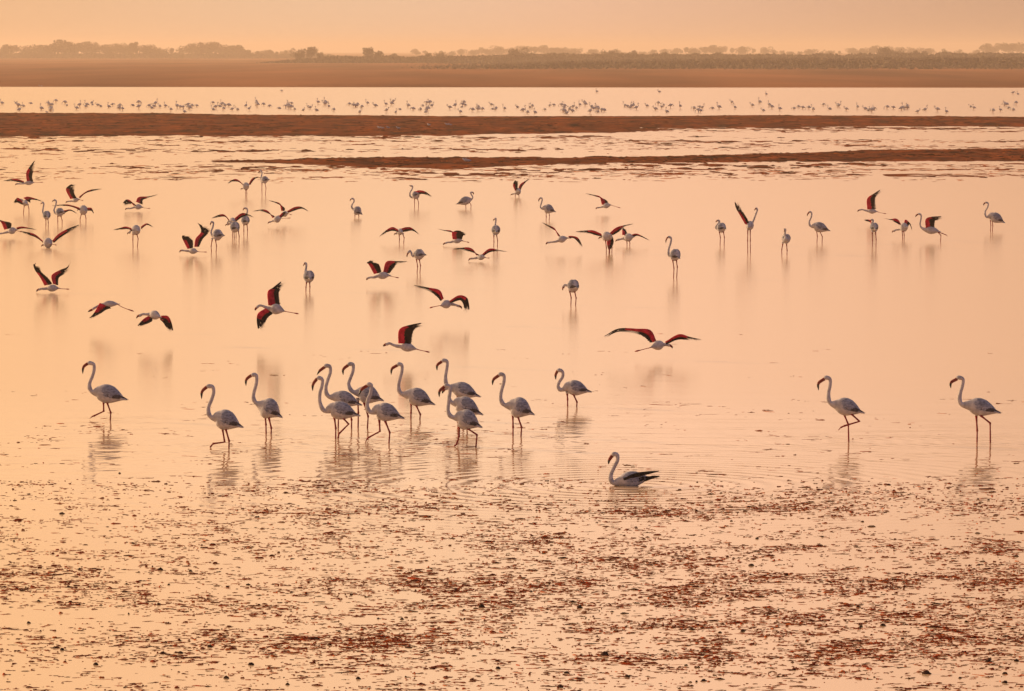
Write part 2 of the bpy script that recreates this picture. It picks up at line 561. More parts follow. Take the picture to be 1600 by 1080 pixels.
    # --- bill: thick, bent down in the middle, black towards the tip
    if 'bill' in b:
        bl = [A(p, cd * 1.1) for p in b['bill']]
    else:
        sx = -1 if (fly and b['neck'][0][0] < b['chest'][0]) or not fly else 1
        if b.get('right'): sx = 1
        bl = [head + np.array((sx * .03, 0, 0)), head + np.array((sx * .085, 0, -.035)), head + np.array((sx * .10, 0, -.085))]
    bl = [head * 0.35 + bl[0] * 0.65] + bl
    Cb = catmull(bl, 12)
    t = np.linspace(0, 1, 12)
    rb = np.interp(t, [0, .25, .55, .8, 1], [.036, .034, .031, .021, .005])
    gb = Geo(); gb.loft(Cb, rb * .72, rb, lat, 8, 0)
    for j in range(7 * 8, len(gb.m)):
        gb.m[j] = 1
    gb.build('bill', [M['bill'], M['black']], root, base)
    if big:
        for s in (-1, 1):
            ge = Geo(); e = head + lat * s * hr * 0.86 + UP * 0.006
            ge.loft(np.array([e - lat * .006 * s, e, e + lat * .006 * s]), [.004, .009, .003], [.004, .009, .003], UP, 6, 0)
            ge.build('eye', [M['eye']], root, base)
    # --- tail
    gt = Geo()
    tl = 0.075 if not fly else 0.06
    gt.loft(np.array([tail - axis * .09, tail - axis * .01, tail + axis * tl * .6, tail + axis * tl]), [R * .34, R * .26, R * .16, .006], [R * .20, R * .13, .014, .004], lat, 8, 0)
    gt.build('tail', [M['plumage']], root, base)
    # --- wings
    spread = b.get('wings')
    if not spread or b.get('fold'):
        dark = b.get('dark', False)
        for s in (-1, 1):
            folded_wing(root, base, chest, tail, axis, lat, R, s, prof, bow, dark)
    for key in ('streak', 'streak2'):
        if key in b:
            for s in (-1, 1):
                off = s * R * (.80 if key == 'streak' else .35)
                X = catmull(np.array([list(A((x, y), -off)) + [r] for x, y, r in b[key]]), 14)
                gs = Geo(); gs.loft(X[:, :3], np.maximum(X[:, 3] * .022, .004), np.maximum(X[:, 3] * .040, .004), lat, 8, 0)
                gs.build('wingtip' if key == 'streak' else 'tail_feathers', [M['flight']], root, base)
    if spread:
        for wi, st in enumerate(spread):
            side = b.get('side', (1, -1, 1))[wi]
            spread_wing(root, base, st, A, lat, side, b.get('redness', 1.0))
    return root


def folded_wing(root, base, chest, tail, axis, lat, R, s, prof, bow, dark):
    up = unit(np.cross(lat, axis))
    if up[2] < 0: up = -up
    na, nb = 18, 9
    V, F = [], []
    pt, pr = [p for p, _ in prof], [r for _, r in prof]

    def surf(t, ang, k):
        tt = min(t, 1.0)
        q = chest + (tail - chest) * t + UP * bow * math.sin(math.pi * tt)
        r = R * np.interp(tt, pt, pr)
        r = max(r, 0.03)
        return q + (up * math.cos(ang) + lat * s * math.sin(ang) * 0.84) * r * k
    for i in range(na):
        a = i / (na - 1)
        t = 0.06 + a * 1.02
        lo = math.radians(np.interp(a, [0, .12, .4, .7, 1], [62, 98, 112, 100, 70]))
        hi = math.radians(np.interp(a, [0, .12, .5, 1], [50, 14, 4, 12]))
        for j in range(nb):
            c = j / (nb - 1)
            lift = 1.0 + 0.07 * math.sin(math.pi * c) ** .6 * math.sin(math.pi * min(1, a * 1.02 + .02)) ** .5
            lift += 0.018 * math.sin(a * 26 + c * 9)
            if c in (0.0,) or i in (0,): lift = 0.95
            if c == 1.0: lift = 1.02
            V.append(surf(t, hi + (lo - hi) * c, lift))
    for i in range(na - 1):
        for j in range(nb - 1):
            q = i * nb + j
            F.append((q, q + 1, q + nb + 1, q + nb))
    w = mesh('wing', V, F, [M['covert']], root, base)
    # flight feathers along the lower rear edge, in overlapping blades
    V, F = [], []
    n = 6 if dark else 5
    for k in range(n):
        t0, t1 = 0.40 + 0.05 * k, 0.80 + 0.075 * k + (0.10 if dark else 0)
        a0, a1 = math.radians(96 - 7 * k), math.radians(100 - 11 * k)
        wd = 10 if not dark else 17
        p = [surf(t0, a0 - math.radians(wd), 1.05), surf(t0, a0 + math.radians(wd * .6), 1.03),
             surf((t0 + t1) / 2, (a0 + a1) / 2 - math.radians(wd), 1.085), surf((t0 + t1) / 2, (a0 + a1) / 2 + math.radians(wd), 1.06),
             surf(t1, a1 - math.radians(wd * .5), 1.12), surf(t1, a1 + math.radians(wd * .7), 1.10), surf(t1 + .06, a1, 1.08)]
        o = len(V); V += p
        F += [(o, o + 1, o + 3, o + 2), (o + 2, o + 3, o + 5, o + 4), (o + 4, o + 5, o + 6)]
    mesh('flight_feathers', V, F, [M['flight'] if dark else M['grey_flight']], w, base)


def spread_wing(root, base, st, A, lat, side, redness):
    """st: leading and trailing points from the shoulder to the tip; depth fills the wing up to its true length"""
    lead_px = [np.array(s[:2], float) for s in st]
    flat0 = [A(s[:2]) for s in st]
    segs = [np.linalg.norm(flat0[i + 1] - flat0[i]) for i in range(len(st) - 1)]
    k = min(2.2, max(1.06, 0.62 / (sum(segs) + 1e-6)))
    off = -0.05 * side                           # side +1 is the wing nearer to the camera (smaller Y)
    offs = [off]
    for sgl in segs:
        off -= side * sgl * math.sqrt(k * k - 1) * 0.8
        offs.append(off)
    lead = np.array([A(s[:2], o) for s, o in zip(st, offs)])
    trail = np.array([A(s[2:], o) for s, o in zip(st, offs)])
    N = 22
    LT = catmull(np.hstack([lead, trail]), N)
    Lc, Tc = LT[:, :3], LT[:, 3:]
    chord = Tc - Lc
    span = tangents(Lc)
    # --- arm with coverts: a closed thin aerofoil
    V, F = [], []
    cf = np.interp(np.linspace(0, 1, N), [0, .35, .55, .75, .92, 1], [.60, .55, .48, .36, .24, .10])
    th = np.interp(np.linspace(0, 1, N), [0, .3, .6, 1], [.032, .026, .016, .006])
    sec = [(0, 0), (.08, .8), (.35, 1.0), (.7, .6), (1.0, .12), (.7, -.2), (.35, -.35), (.08, -.45)]
    nend = 19
    for i in range(nend):
        nrm = unit(np.cross(span[i], chord[i] + 1e-6))
        if nrm[2] < 0: nrm = -nrm
        for x, y in sec:
            V.append(Lc[i] + chord[i] * (x * cf[i]) + nrm * (y * th[i]))
    ns = len(sec)
    for i in range(nend - 1):
        for j in range(ns):
            a, b2 = i * ns + j, i * ns + (j + 1) % ns
            F.append((a, b2, b2 + ns, a + ns))
    F.append(tuple(range(ns))[::-1]); F.append(tuple((nend - 1) * ns + j for j in range(ns)))
    w = mesh('wing', V, F, [M['crimson'], M['flight']], root, base,
             mat_idx=[1 if i // ns >= 11 and i < (nend - 1) * ns else 0 for i in range(len(F))])
    # --- black flight feathers: each a blade of its own from under the coverts to the rear edge
    V, F = [], []
    nf = 24
    for q in range(nf + 6):
        finger = q >= nf
        u0 = (q / (nf - 1)) * .80 if not finger else .82 + .18 * (q - nf) / 5
        tb = 0.02 + 0.80 * u0                    # where it roots along the arm
        tt = min(1.0, 0.03 + 1.0 * u0 ** 0.92)   # where its tip reaches the rear edge
        if finger: tb, tt = 0.62 + 0.22 * (q - nf) / 5, (.74, .81, .87, .93, .97, 1.0)[q - nf]
        ib, it = tb * (N - 1), tt * (N - 1)
        g = lambda arr, x: arr[int(x)] * (1 - (x - int(x))) + arr[min(N - 1, int(x) + 1)] * (x - int(x))
        p0 = g(Lc, ib) + g(chord, ib) * (0.34 if u0 < .7 else 0.14)
        p1 = g(Tc, it)
        if u0 > .93: p1 = g(Lc, it) * .7 + p1 * .3
        d = p1 - p0
        sp = unit(g(span, min(ib, N - 2)))
        wdt = 0.020 + 0.010 * (1 - u0)
        jit = 0.96 + 0.07 * ((q * 37) % 10) / 10
        if finger: jit, wdt = (1.30, 1.16, 1.26, 1.10, 1.14, 1.02)[q - nf], 0.013
        nr_ = unit(np.cross(sp, d + 1e-6))
        if nr_[2] < 0: nr_ = -nr_
        o = len(V)
        lift = nr_ * (0.002 * (q % 3) - 0.004)
        tipw = 0.55 if u0 < .55 else 0.24
        for x, ww in ((0, .8), (.45, 1.15), (.82, tipw * 1.6), (1.0 * jit, .12)):
            V.append(p0 + d * x - sp * wdt * ww + lift); V.append(p0 + d * x + sp * wdt * ww + lift * 1.5)
        F += [(o, o + 1, o + 3, o + 2), (o + 2, o + 3, o + 5, o + 4), (o + 4, o + 5, o + 7, o + 6)]
    mesh('flight_feathers', V, F, [M['flight']], w, base)


F3, F4, F5 = (0, 230, 5.926), (260, 250, 5.926), (530, 260, 5.926)
F6, F7, F8 = (780, 260, 5.333), (1090, 270, 5.926), (1330, 270, 5.926)
G1, G2, G3, G4 = (0, 390, 5.333), (380, 390, 5.333), (580, 400, 5.333), (860, 400, 5.333)
G5, G6, G7, G8, H1 = (90, 540, 5.333), (360, 540, 5.333), (580, 540, 5.333), (820, 560, 4.5), (1240, 560, 4.444)
BIRDS = [
    # ---- the walking flock in front
    dict(F=G5, big=1, w=(435, 620), neck=[(270, 145), (300, 158), (303, 205), (288, 260), (268, 310), (266, 350), (288, 385)], bill=[(252, 150), (215, 180), (209, 236)], chest=(330, 388), tail=(558, 448), R=70,
         legs=[[(382, 455), (384, 548), (300, 588), (286, 592)], [(405, 455), (443, 560), (434, 625)]], label='white flamingo striding alone with its raised foot just touching the water'),
    dict(F=G5, big=1, w=(1425, 855), neck=[(1262, 338), (1292, 345), (1300, 390), (1283, 450), (1258, 515), (1260, 570), (1285, 600)], bill=[(1240, 348), (1203, 385), (1200, 445)], chest=(1325, 600), tail=(1522, 675), R=76,
         legs=[[(1370, 670), (1392, 805), (1295, 818), (1270, 850)], [(1395, 675), (1429, 795), (1425, 862)]], label='white flamingo with one shank bent level above the water, short tail drooping'),
    dict(F=G6, big=1, w=(298, 735), neck=[(192, 243), (215, 250), (218, 300), (207, 350), (192, 410), (195, 450), (217, 480)], bill=[(170, 252), (132, 285), (130, 335)], chest=(262, 500), tail=(412, 590), R=78,
         legs=[[(290, 585), (296, 660), (299, 738)], [(318, 590), (341, 690), (336, 735)]], label='white flamingo standing apart on two straight legs, stout body sloping to tail'),
    dict(F=G6, big=1, w=(876, 780), neck=[(740, 268), (765, 285), (762, 340), (745, 400), (745, 470), (765, 525), (792, 545)], bill=[(715, 285), (688, 325), (685, 378)], chest=(835, 528), tail=(1055, 582), R=68,
         legs=[[(865, 590), (878, 690), (876, 782)], [(930, 595), (985, 655), (905, 735), (896, 775)]], label='white flamingo in front of an overlapping pair, its bill below another bird\'s bill'),
    dict(F=G6, big=1, w=(900, 690), neck=[(800, 167), (828, 175), (832, 225), (810, 290), (795, 350), (800, 400), (828, 428)], bill=[(782, 182), (745, 210), (720, 245)], chest=(872, 428), tail=(1072, 492), R=60,
         legs=[[(905, 490), (900, 600), (897, 692)], [(985, 490), (1010, 620), (1008, 690)]], label='white flamingo half hidden behind another, bill pointing down at its head'),
    dict(F=G6, big=1, w=(1063, 685), neck=[(995, 153), (1022, 160), (1020, 215), (1000, 270), (985, 320), (1000, 365), (1032, 390)], bill=[(975, 168), (940, 200), (940, 245)], chest=(1078, 392), tail=(1255, 455), R=70,
         legs=[[(1062, 455), (1066, 560), (1063, 687)], [(1110, 465), (1148, 590), (1138, 687)]], label='white flamingo whose body is crossed by the head of the bird before it'),
    dict(F=G6, big=1, w=(1316, 810), neck=[(1155, 322), (1175, 335), (1168, 400), (1150, 440), (1140, 495), (1150, 540), (1178, 556)], bill=[(1135, 337), (1095, 365), (1068, 415)], chest=(1218, 538), tail=(1425, 602), R=68,
         legs=[[(1240, 612), (1246, 715), (1150, 768), (1135, 785)], [(1285, 618), (1328, 725), (1316, 812)]], label='white flamingo with head before another\'s breast, lifting one foot forward'),
    dict(F=G7, big=1, w=(330, 612), neck=[(232, 153), (255, 165), (255, 215), (240, 275), (228, 330), (232, 375), (258, 403)], bill=[(212, 168), (172, 195), (166, 243)], chest=(312, 408), tail=(508, 487), R=68,
         legs=[[(333, 472), (332, 560), (328, 614)], [(365, 478), (410, 575), (396, 612)]], label='white flamingo standing clear between the two overlapping clusters of walkers'),
    dict(F=G7, big=1, w=(720, 602), neck=[(605, 123), (632, 135), (630, 190), (620, 250), (620, 300), (640, 342)], bill=[(582, 138), (550, 165), (549, 208)], chest=(690, 353), tail=(888, 422), R=60,
         legs=[[(720, 412), (722, 500), (720, 604)], [(745, 412), (770, 510), (765, 604)]], label='white flamingo at the back of a file of three, head highest'),
    dict(F=G7, big=1, w=(725, 692), neck=[(628, 352), (645, 345), (655, 380), (648, 420), (652, 455), (678, 478)], bill=[(615, 360), (600, 378), (592, 400)], chest=(712, 478), tail=(908, 570), R=70,
         legs=[[(730, 545), (728, 640), (725, 694)], [(790, 550), (800, 640), (798, 694)]], label='white flamingo hidden in the middle of a file of three'),
    dict(F=G7, big=1, w=(710, 845), neck=[(628, 332), (655, 345), (655, 400), (645, 470), (640, 540), (655, 582), (690, 600)], bill=[(608, 345), (570, 380), (567, 430)], chest=(726, 598), tail=(902, 675), R=76,
         legs=[[(735, 670), (732, 760), (710, 825), (692, 838)], [(775, 672), (882, 745), (866, 862)]], label='white flamingo at the front of a file of three, hind leg bent back'),
    dict(F=G7, big=1, w=(1181, 755), neck=[(1078, 238), (1105, 250), (1105, 305), (1088, 365), (1078, 430), (1090, 475), (1118, 498)], bill=[(1058, 253), (1018, 285), (1010, 330)], chest=(1168, 500), tail=(1338, 570), R=78,
         legs=[[(1180, 570), (1182, 680), (1181, 757)], [(1215, 572), (1253, 680), (1244, 752)]], label='white flamingo walking just behind the file of three, neck long and upright'),
    dict(F=G8, big=1, w=(301, 338), neck=[(243, 82), (265, 95), (265, 130), (243, 165), (233, 195), (245, 218), (268, 220)], bill=[(230, 90), (217, 115), (218, 150)], chest=(298, 200), tail=(450, 234), R=48,
         legs=[[(298, 245), (301, 290), (301, 340)], [(338, 245), (367, 308), (361, 338)]], label='white flamingo wading deep with drawn-in neck and bill held straight down'),
    dict(F=G8, big=1, swim=1, dark=1, w=(740, 896), neck=[(628, 672), (650, 680), (650, 720), (630, 760), (608, 810), (604, 850), (625, 875)], bill=[(612, 688), (594, 715), (588, 745)], chest=(668, 866), tail=(878, 842), R=52, legs=[], streak=[(695, 852, .5), (770, 824, 1.0), (860, 806, .8), (945, 793, .15)], streak2=[(840, 862, .4), (890, 838, .8), (948, 829, .2)],
         label='flamingo swimming like a swan, dark folded wings and upright neck'),
    dict(F=H1, big=1, w=(384, 580), neck=[(228, 132), (252, 145), (252, 190), (243, 235), (242, 280), (258, 312)], bill=[(208, 147), (172, 175), (173, 222)], chest=(298, 322), tail=(472, 376), R=55,
         legs=[[(345, 375), (380, 460), (384, 582)], [(385, 372), (458, 438), (350, 470), (325, 482)]], label='lone white flamingo with one leg folded back in a sharp angle'),
    dict(F=H1, big=1, w=(1273, 585), neck=[(1148, 132), (1175, 145), (1172, 190), (1158, 240), (1152, 285), (1168, 320)], bill=[(1128, 147), (1092, 170), (1092, 208)], chest=(1220, 325), tail=(1418, 376), R=55,
         legs=[[(1268, 390), (1275, 500), (1273, 587)], [(1290, 390), (1365, 450), (1367, 572)]], label='lone white flamingo leading with straight front leg, hind knee jutting back'),
    # ---- birds farther out
    dict(F=F3, fly=1, w=(270, 560), neck=[(160, 340), (190, 340), (215, 338)], chest=(235, 335), tail=(315, 328), R=20, legs=[[(305, 328), (350, 327), (400, 325)]],
         wings=[[(248, 318, 312, 318), (242, 240, 300, 275), (275, 180, 315, 215), (345, 92, 340, 100)], [(215, 315, 230, 335), (150, 293, 190, 330), (80, 300, 120, 318), (0, 318, 5, 324)]],
         label='flying flamingo with one wing swept to a tall dark point, the other level'),
    dict(F=F3, fly=1, w=(700, 640), neck=[(628, 504), (645, 502), (665, 500)], chest=(675, 500), tail=(735, 482), R=18, legs=[[(725, 486), (745, 490), (770, 495)]],
         wings=[[(650, 480, 712, 470), (610, 395, 692, 430), (640, 355, 695, 360), (685, 335, 695, 345)], [(728, 462, 742, 475), (790, 415, 790, 430), (850, 392, 850, 410), (985, 383, 985, 388)]],
         label='flying flamingo with near wing bent upright to a black tip, above a standing pair'),
    dict(F=F3, w=(240, 622), neck=[(180, 485), (195, 485), (215, 500)], chest=(225, 518), tail=(245, 525), R=24, legs=[[(225, 535), (218, 600), (215, 630)], [(258, 535), (268, 570), (268, 630)]],
         wings=[[(205, 500, 215, 535), (165, 468, 195, 530), (135, 495, 160, 515), (122, 530, 130, 528)], [(215, 470, 285, 520), (260, 458, 285, 490), (340, 480, 345, 495), (425, 514, 420, 517)]],
         label='wading flamingo arching one wing down, the other stretched over its neighbour\'s head'),
    dict(F=F3, w=(435, 745), neck=[(397, 515), (405, 525), (400, 560), (395, 600), (408, 622)], chest=(425, 625), tail=(445, 650), R=34, legs=[[(425, 660), (425, 720), (424, 750)], [(443, 660), (447, 700), (446, 748)]],
         label='slim flamingo standing with folded wings, its head under a neighbour\'s wingtip'),
    dict(F=F3, fold=1, w=(550, 722), neck=[(505, 492), (520, 500), (515, 540), (500, 580), (508, 608)], chest=(530, 608), tail=(595, 605), R=34, legs=[[(535, 632), (535, 690), (537, 728)], [(562, 632), (576, 680), (574, 725)]],
         wings=[[(560, 595, 590, 625), (610, 582, 620, 600), (660, 580, 662, 592), (740, 630, 738, 636)]], label='flamingo with neck in a hook and one wing trailing behind it'),
    dict(F=F3, w=(770, 698), neck=[(735, 575), (745, 570), (755, 575)], chest=(765, 585), tail=(785, 590), R=38, legs=[[(755, 615), (742, 660), (742, 702)], [(785, 615), (796, 660), (795, 702)]],
         wings=[[(735, 560, 745, 590), (670, 540, 680, 560), (600, 530, 600, 545), (430, 546, 432, 552)], [(805, 560, 815, 590), (845, 562, 840, 590), (862, 590, 855, 600), (874, 628, 868, 626)]],
         label='standing flamingo, one long level wing across its neighbour, the other drooping short'),
    dict(F=F3, fly=1, w=(1270, 595), neck=[(1178, 568), (1205, 568), (1230, 562)], chest=(1250, 555), tail=(1320, 556), R=22, legs=[[(1310, 560), (1350, 565), (1392, 568)]],
         wings=[[(1235, 540, 1265, 545), (1190, 487, 1240, 525), (1155, 495, 1180, 535), (1128, 535, 1140, 545)], [(1258, 505, 1325, 535), (1285, 462, 1325, 490), (1380, 455, 1370, 475), (1500, 428, 1498, 434)]],
         label='flamingo skimming low alone, near wing curled down, far wing pointing up and back'),
    dict(F=F3, w=(1250, 925), neck=[(1200, 790), (1210, 775), (1230, 765)], chest=(1250, 770), tail=(1275, 775), R=40, legs=[[(1232, 800), (1230, 860), (1233, 930)], [(1265, 800), (1279, 850), (1268, 928)]],
         wings=[[(1215, 750, 1225, 780), (1165, 735, 1185, 760), (1110, 748, 1120, 765), (1020, 772, 1025, 776)], [(1305, 735, 1310, 760), (1340, 712, 1345, 730), (1370, 708, 1370, 722), (1435, 748, 1430, 752)]],
         label='flamingo standing alone on long legs with both narrow wings spread level'),
    dict(F=F3, fly=1, w=(80, 840), neck=[(0, 800), (25, 798), (50, 792)], chest=(80, 785), tail=(155, 765), R=28, legs=[[(145, 770), (170, 778), (200, 785)]],
         wings=[[(40, 765, 105, 745), (0, 685, 100, 700), (-60, 670, 0, 690), (-110, 690, -100, 700)], [(150, 745, 165, 765), (200, 735, 200, 755), (260, 745, 262, 757), (370, 770, 366, 775)]],
         label='flying flamingo with broad crimson wing raised, beside the V-winged skimmer'),
    dict(F=F3, fly=1, w=(445, 935), neck=[(405, 905), (415, 900), (425, 895)], chest=(430, 890), tail=(465, 895), R=42, dep=1, legs=[[(470, 898), (500, 902), (525, 907)]],
         wings=[[(390, 865, 405, 890), (320, 805, 335, 840), (240, 785, 250, 810), (150, 768, 155, 778)], [(482, 868, 500, 890), (540, 805, 560, 840), (640, 750, 660, 780), (785, 702, 782, 712)]],
         label='flamingo seen end-on skimming the water, both wings raised in a wide V'),
    dict(F=F4, w=(735, 342), neck=[(703, 265), (708, 262), (715, 255)], chest=(725, 250), tail=(755, 240), R=30, legs=[[(733, 265), (734, 310), (733, 348)], [(742, 265), (745, 310), (741, 348)]],
         wings=[[(705, 225, 722, 245), (650, 178, 670, 205), (600, 190, 605, 205), (548, 232, 550, 236)], [(760, 225, 778, 232), (790, 175, 800, 200), (830, 158, 830, 172), (870, 153, 870, 160)]],
         label='flamingo with arched wings touching down on one line of legs beside a hunched bird'),
    dict(F=F4, w=(900, 328), neck=[(872, 100), (884, 110), (882, 140), (876, 168)], bill=[(865, 105), (855, 112), (852, 125)], chest=(887, 188), tail=(950, 185), R=28, legs=[[(885, 210), (884, 280), (887, 332)], [(912, 210), (922, 260), (915, 328)]],
         label='small standing flamingo with upright neck beside a bird with arched wings'),
    dict(F=F4, fly=1, w=(1040, 620), neck=[(960, 575), (975, 570), (985, 565)], chest=(1000, 560), tail=(1060, 542), R=28, legs=[[(1055, 542), (1100, 540), (1150, 538)]],
         wings=[[(985, 540, 1005, 520), (930, 468, 960, 505), (870, 460, 870, 475), (765, 482, 768, 487)], [(1035, 530, 1065, 535), (1060, 500, 1085, 520), (1080, 485, 1100, 500), (1120, 480, 1115, 490)]],
         label='lower of two overlapping flying flamingos, one long crimson wing level'),
    dict(F=F4, fly=1, w=(1110, 590), neck=[(1040, 520), (1055, 517), (1065, 515)], chest=(1075, 510), tail=(1125, 492), R=24, legs=[[(1118, 495), (1140, 502), (1160, 510)]],
         wings=[[(1065, 475, 1098, 465), (1045, 405, 1090, 440), (1000, 385, 1010, 400), (915, 367, 920, 373)], [(1115, 475, 1135, 490), (1190, 435, 1190, 470), (1260, 438, 1265, 455), (1345, 495, 1338, 498)]],
         label='upper of two overlapping flying flamingos, wings spread wide like a bow'),
    dict(F=F4, w=(612, 720), neck=[(567, 595), (570, 575), (585, 565)], chest=(605, 575), tail=(620, 570), R=30, legs=[[(610, 600), (612, 660), (612, 722)], [(640, 600), (645, 660), (645, 718)]],
         wings=[[(575, 550, 590, 585), (530, 505, 550, 530), (480, 510, 490, 530), (390, 552, 395, 556)], [(620, 550, 640, 580), (690, 495, 690, 540), (750, 500, 752, 520), (840, 545, 832, 545)]],
         label='flamingo spreading arched wings above a round-bodied bird standing before it'),
    dict(F=F4, w=(650, 755), neck=[(592, 590), (588, 578), (596, 588), (606, 605)], chest=(620, 622), tail=(660, 638), R=42, legs=[[(625, 655), (628, 720), (624, 762)], [(665, 655), (674, 710), (670, 752)]],
         label='round-bodied flamingo with tucked neck standing before a bird with spread wings'),
    dict(F=F4, w=(735, 698), neck=[(725, 447), (745, 452), (748, 485), (728, 520), (712, 545)], bill=[(720, 450), (712, 457), (710, 470)], chest=(718, 560), tail=(755, 575), R=37, legs=[[(717, 590), (717, 660), (716, 712)], [(745, 590), (751, 650), (748, 698)]],
         label='flamingo standing beside a round-bodied bird, its neck rising above a spread wing'),
    dict(F=F4, w=(440, 855), neck=[(418, 574), (435, 582), (430, 620), (415, 660), (418, 688)], bill=[(412, 582), (408, 592), (406, 606)], chest=(442, 698), tail=(528, 702), R=44, legs=[[(425, 735), (414, 800), (420, 862)], [(455, 738), (464, 800), (457, 862)]],
         label='plump standing flamingo whose head meets the black wingtips of a flying bird'),
    dict(F=F4, fly=1, w=(245, 886), neck=[(145, 838), (165, 840), (190, 843)], chest=(215, 845), tail=(290, 848), R=24, legs=[[(285, 850), (330, 852), (375, 853)]],
         wings=[[(195, 825, 248, 810), (150, 735, 245, 745), (145, 705, 215, 715), (165, 690, 200, 705)], [(258, 805, 305, 805), (270, 730, 340, 730), (320, 665, 385, 685), (300, 600, 400, 640), (265, 565, 290, 575)]],
         label='flamingo taking off low, near wing a dark crimson square, far wing ragged black'),
    dict(F=F5, w=(160, 477), neck=[(120, 298), (135, 306), (135, 330), (118, 355), (116, 380), (127, 395)], bill=[(112, 301), (103, 312), (102, 325)], chest=(142, 400), tail=(205, 442), R=35, legs=[[(145, 430), (146, 460), (145, 482)], [(175, 435), (182, 460), (180, 478)]],
         label='flamingo wading alone belly-deep with tail tip touching the water'),
    dict(F=F5, fold=1, w=(715, 383), neck=[(668, 182), (680, 187), (672, 215), (655, 245), (656, 275), (673, 288)], bill=[(662, 183), (655, 178), (650, 180)], chest=(692, 278), tail=(740, 260), R=32, legs=[[(697, 298), (698, 340), (697, 388)], [(725, 298), (735, 340), (732, 388)]],
         wings=[[(700, 235, 740, 290), (740, 222, 750, 260), (800, 235, 795, 262), (882, 298, 878, 300)]], label='flamingo standing with S-shaped neck and one wing half opened behind'),
    dict(F=F5, right=1, w=(1195, 393), neck=[(1228, 240), (1215, 244), (1225, 264), (1236, 285), (1228, 302)], bill=[(1236, 243), (1244, 250), (1244, 262)], chest=(1208, 308), tail=(1095, 348), R=33, legs=[[(1170, 332), (1172, 365), (1175, 398)], [(1205, 328), (1221, 360), (1217, 390)]],
         label='standing flamingo turned away from the flock\'s heading, its tail slanting low'),
    dict(F=F5, w=(575, 708), neck=[(530, 620), (535, 612), (545, 608)], chest=(555, 608), tail=(575, 612), R=26, legs=[[(555, 628), (558, 680), (553, 715)], [(590, 628), (601, 660), (595, 710)]],
         wings=[[(540, 580, 550, 615), (490, 562, 510, 600), (430, 595, 450, 610), (348, 672, 350, 675)], [(575, 575, 590, 610), (630, 562, 625, 605), (680, 575, 685, 600), (765, 650, 760, 652)]],
         label='flamingo alighting with wings arched down evenly, orange-red across the shoulders'),
    dict(F=F5, fly=1, w=(1090, 738), neck=[(985, 712), (1005, 704), (1025, 704), (1042, 700)], chest=(1060, 694), tail=(1140, 686), R=22, legs=[[(1130, 690), (1165, 697), (1205, 705)]],
         wings=[[(1050, 675, 1140, 675), (1045, 620, 1150, 640), (1080, 595, 1170, 635), (1140, 600, 1165, 600)], [(1060, 660, 1090, 670), (1030, 600, 1090, 620), (960, 590, 1000, 605), (890, 572, 895, 577)]],
         label='flying flamingo with blocky crimson and black wing, beside an upright bird'),
    dict(F=F5, dep=1, w=(1450, 745), neck=[(1448, 487), (1450, 497), (1446, 530), (1446, 562)], chest=(1448, 588), tail=(1455, 608), R=38, legs=[[(1432, 635), (1433, 700), (1430, 750)], [(1457, 635), (1467, 690), (1463, 750)]],
         label='upright flamingo seen from behind, neck straight as a post'),
    dict(F=F5, w=(730, 985), neck=[(640, 797), (655, 783), (668, 800), (673, 822), (688, 832)], bill=[(634, 807), (628, 825), (628, 842)], chest=(708, 820), tail=(795, 822), R=42, legs=[[(715, 855), (726, 930), (717, 992)], [(740, 855), (753, 920), (744, 990)]],
         label='long-legged flamingo with drawn-in neck and bill hanging down, beside a crimson flier'),
    dict(F=F5, fly=1, w=(1310, 882), neck=[(1222, 855), (1245, 853), (1265, 850)], chest=(1285, 845), tail=(1350, 843), R=23, legs=[[(1342, 845), (1365, 848), (1392, 850)]],
         wings=[[(1270, 825, 1300, 820), (1215, 755, 1240, 800), (1120, 755, 1120, 775), (1015, 772, 1018, 778)], [(1310, 825, 1340, 830), (1390, 762, 1400, 795), (1480, 775, 1480, 790), (1598, 797, 1595, 800)]],
         label='flamingo skimming over its own reflection, wings in a flat M shape'),
    dict(F=G2, fly=1, w=(1160, 312), neck=[(1042, 238), (1062, 233), (1088, 232)], bill=[(1036, 240), (1030, 248), (1029, 256)], chest=(1120, 222), tail=(1222, 216), R=27, legs=[[(1212, 220), (1255, 228), (1297, 236)]],
         wings=[[(1090, 205, 1155, 185), (1045, 125, 1130, 120), (1030, 110, 1080, 105), (1088, 78, 1095, 85)], [(1165, 185, 1222, 200), (1195, 100, 1260, 150), (1290, 97, 1290, 120), (1412, 98, 1410, 104)]],
         label='flying flamingo with bright crimson wings, near one curled, far one level'),
    dict(F=F6, w=(150, 258), neck=[(110, 232), (120, 230), (135, 225)], chest=(150, 215), tail=(165, 207), R=25, legs=[[(135, 230), (134, 248), (133, 262)], [(160, 230), (165, 248), (163, 260)]],
         wings=[[(130, 200, 150, 215), (115, 160, 155, 170), (125, 125, 158, 135), (145, 112, 155, 118)], [(160, 185, 180, 200), (175, 150, 195, 165), (220, 120, 225, 132), (272, 93, 270, 98)]],
         label='small flamingo low on the water with short crimson wing held upright'),
    dict(F=F6, w=(400, 450), neck=[(345, 263), (358, 272), (352, 305), (343, 335), (354, 352)], bill=[(338, 268), (330, 280), (330, 295)], chest=(377, 348), tail=(462, 377), R=33, legs=[[(390, 375), (392, 420), (390, 458)], [(412, 375), (419, 410), (414, 455)]],
         label='flamingo standing alone with hooked neck and dark tapering tail, legs short in water'),
    dict(F=F6, fly=1, w=(890, 398), neck=[(822, 345), (840, 343), (855, 340)], chest=(868, 335), tail=(930, 322), R=20, legs=[[(925, 322), (965, 333), (1010, 347)]],
         wings=[[(855, 320, 915, 315), (835, 255, 890, 280), (790, 238, 800, 252), (685, 218, 690, 224)]], side=(-1,),
         label='small flamingo gliding low with a single long wing showing'),
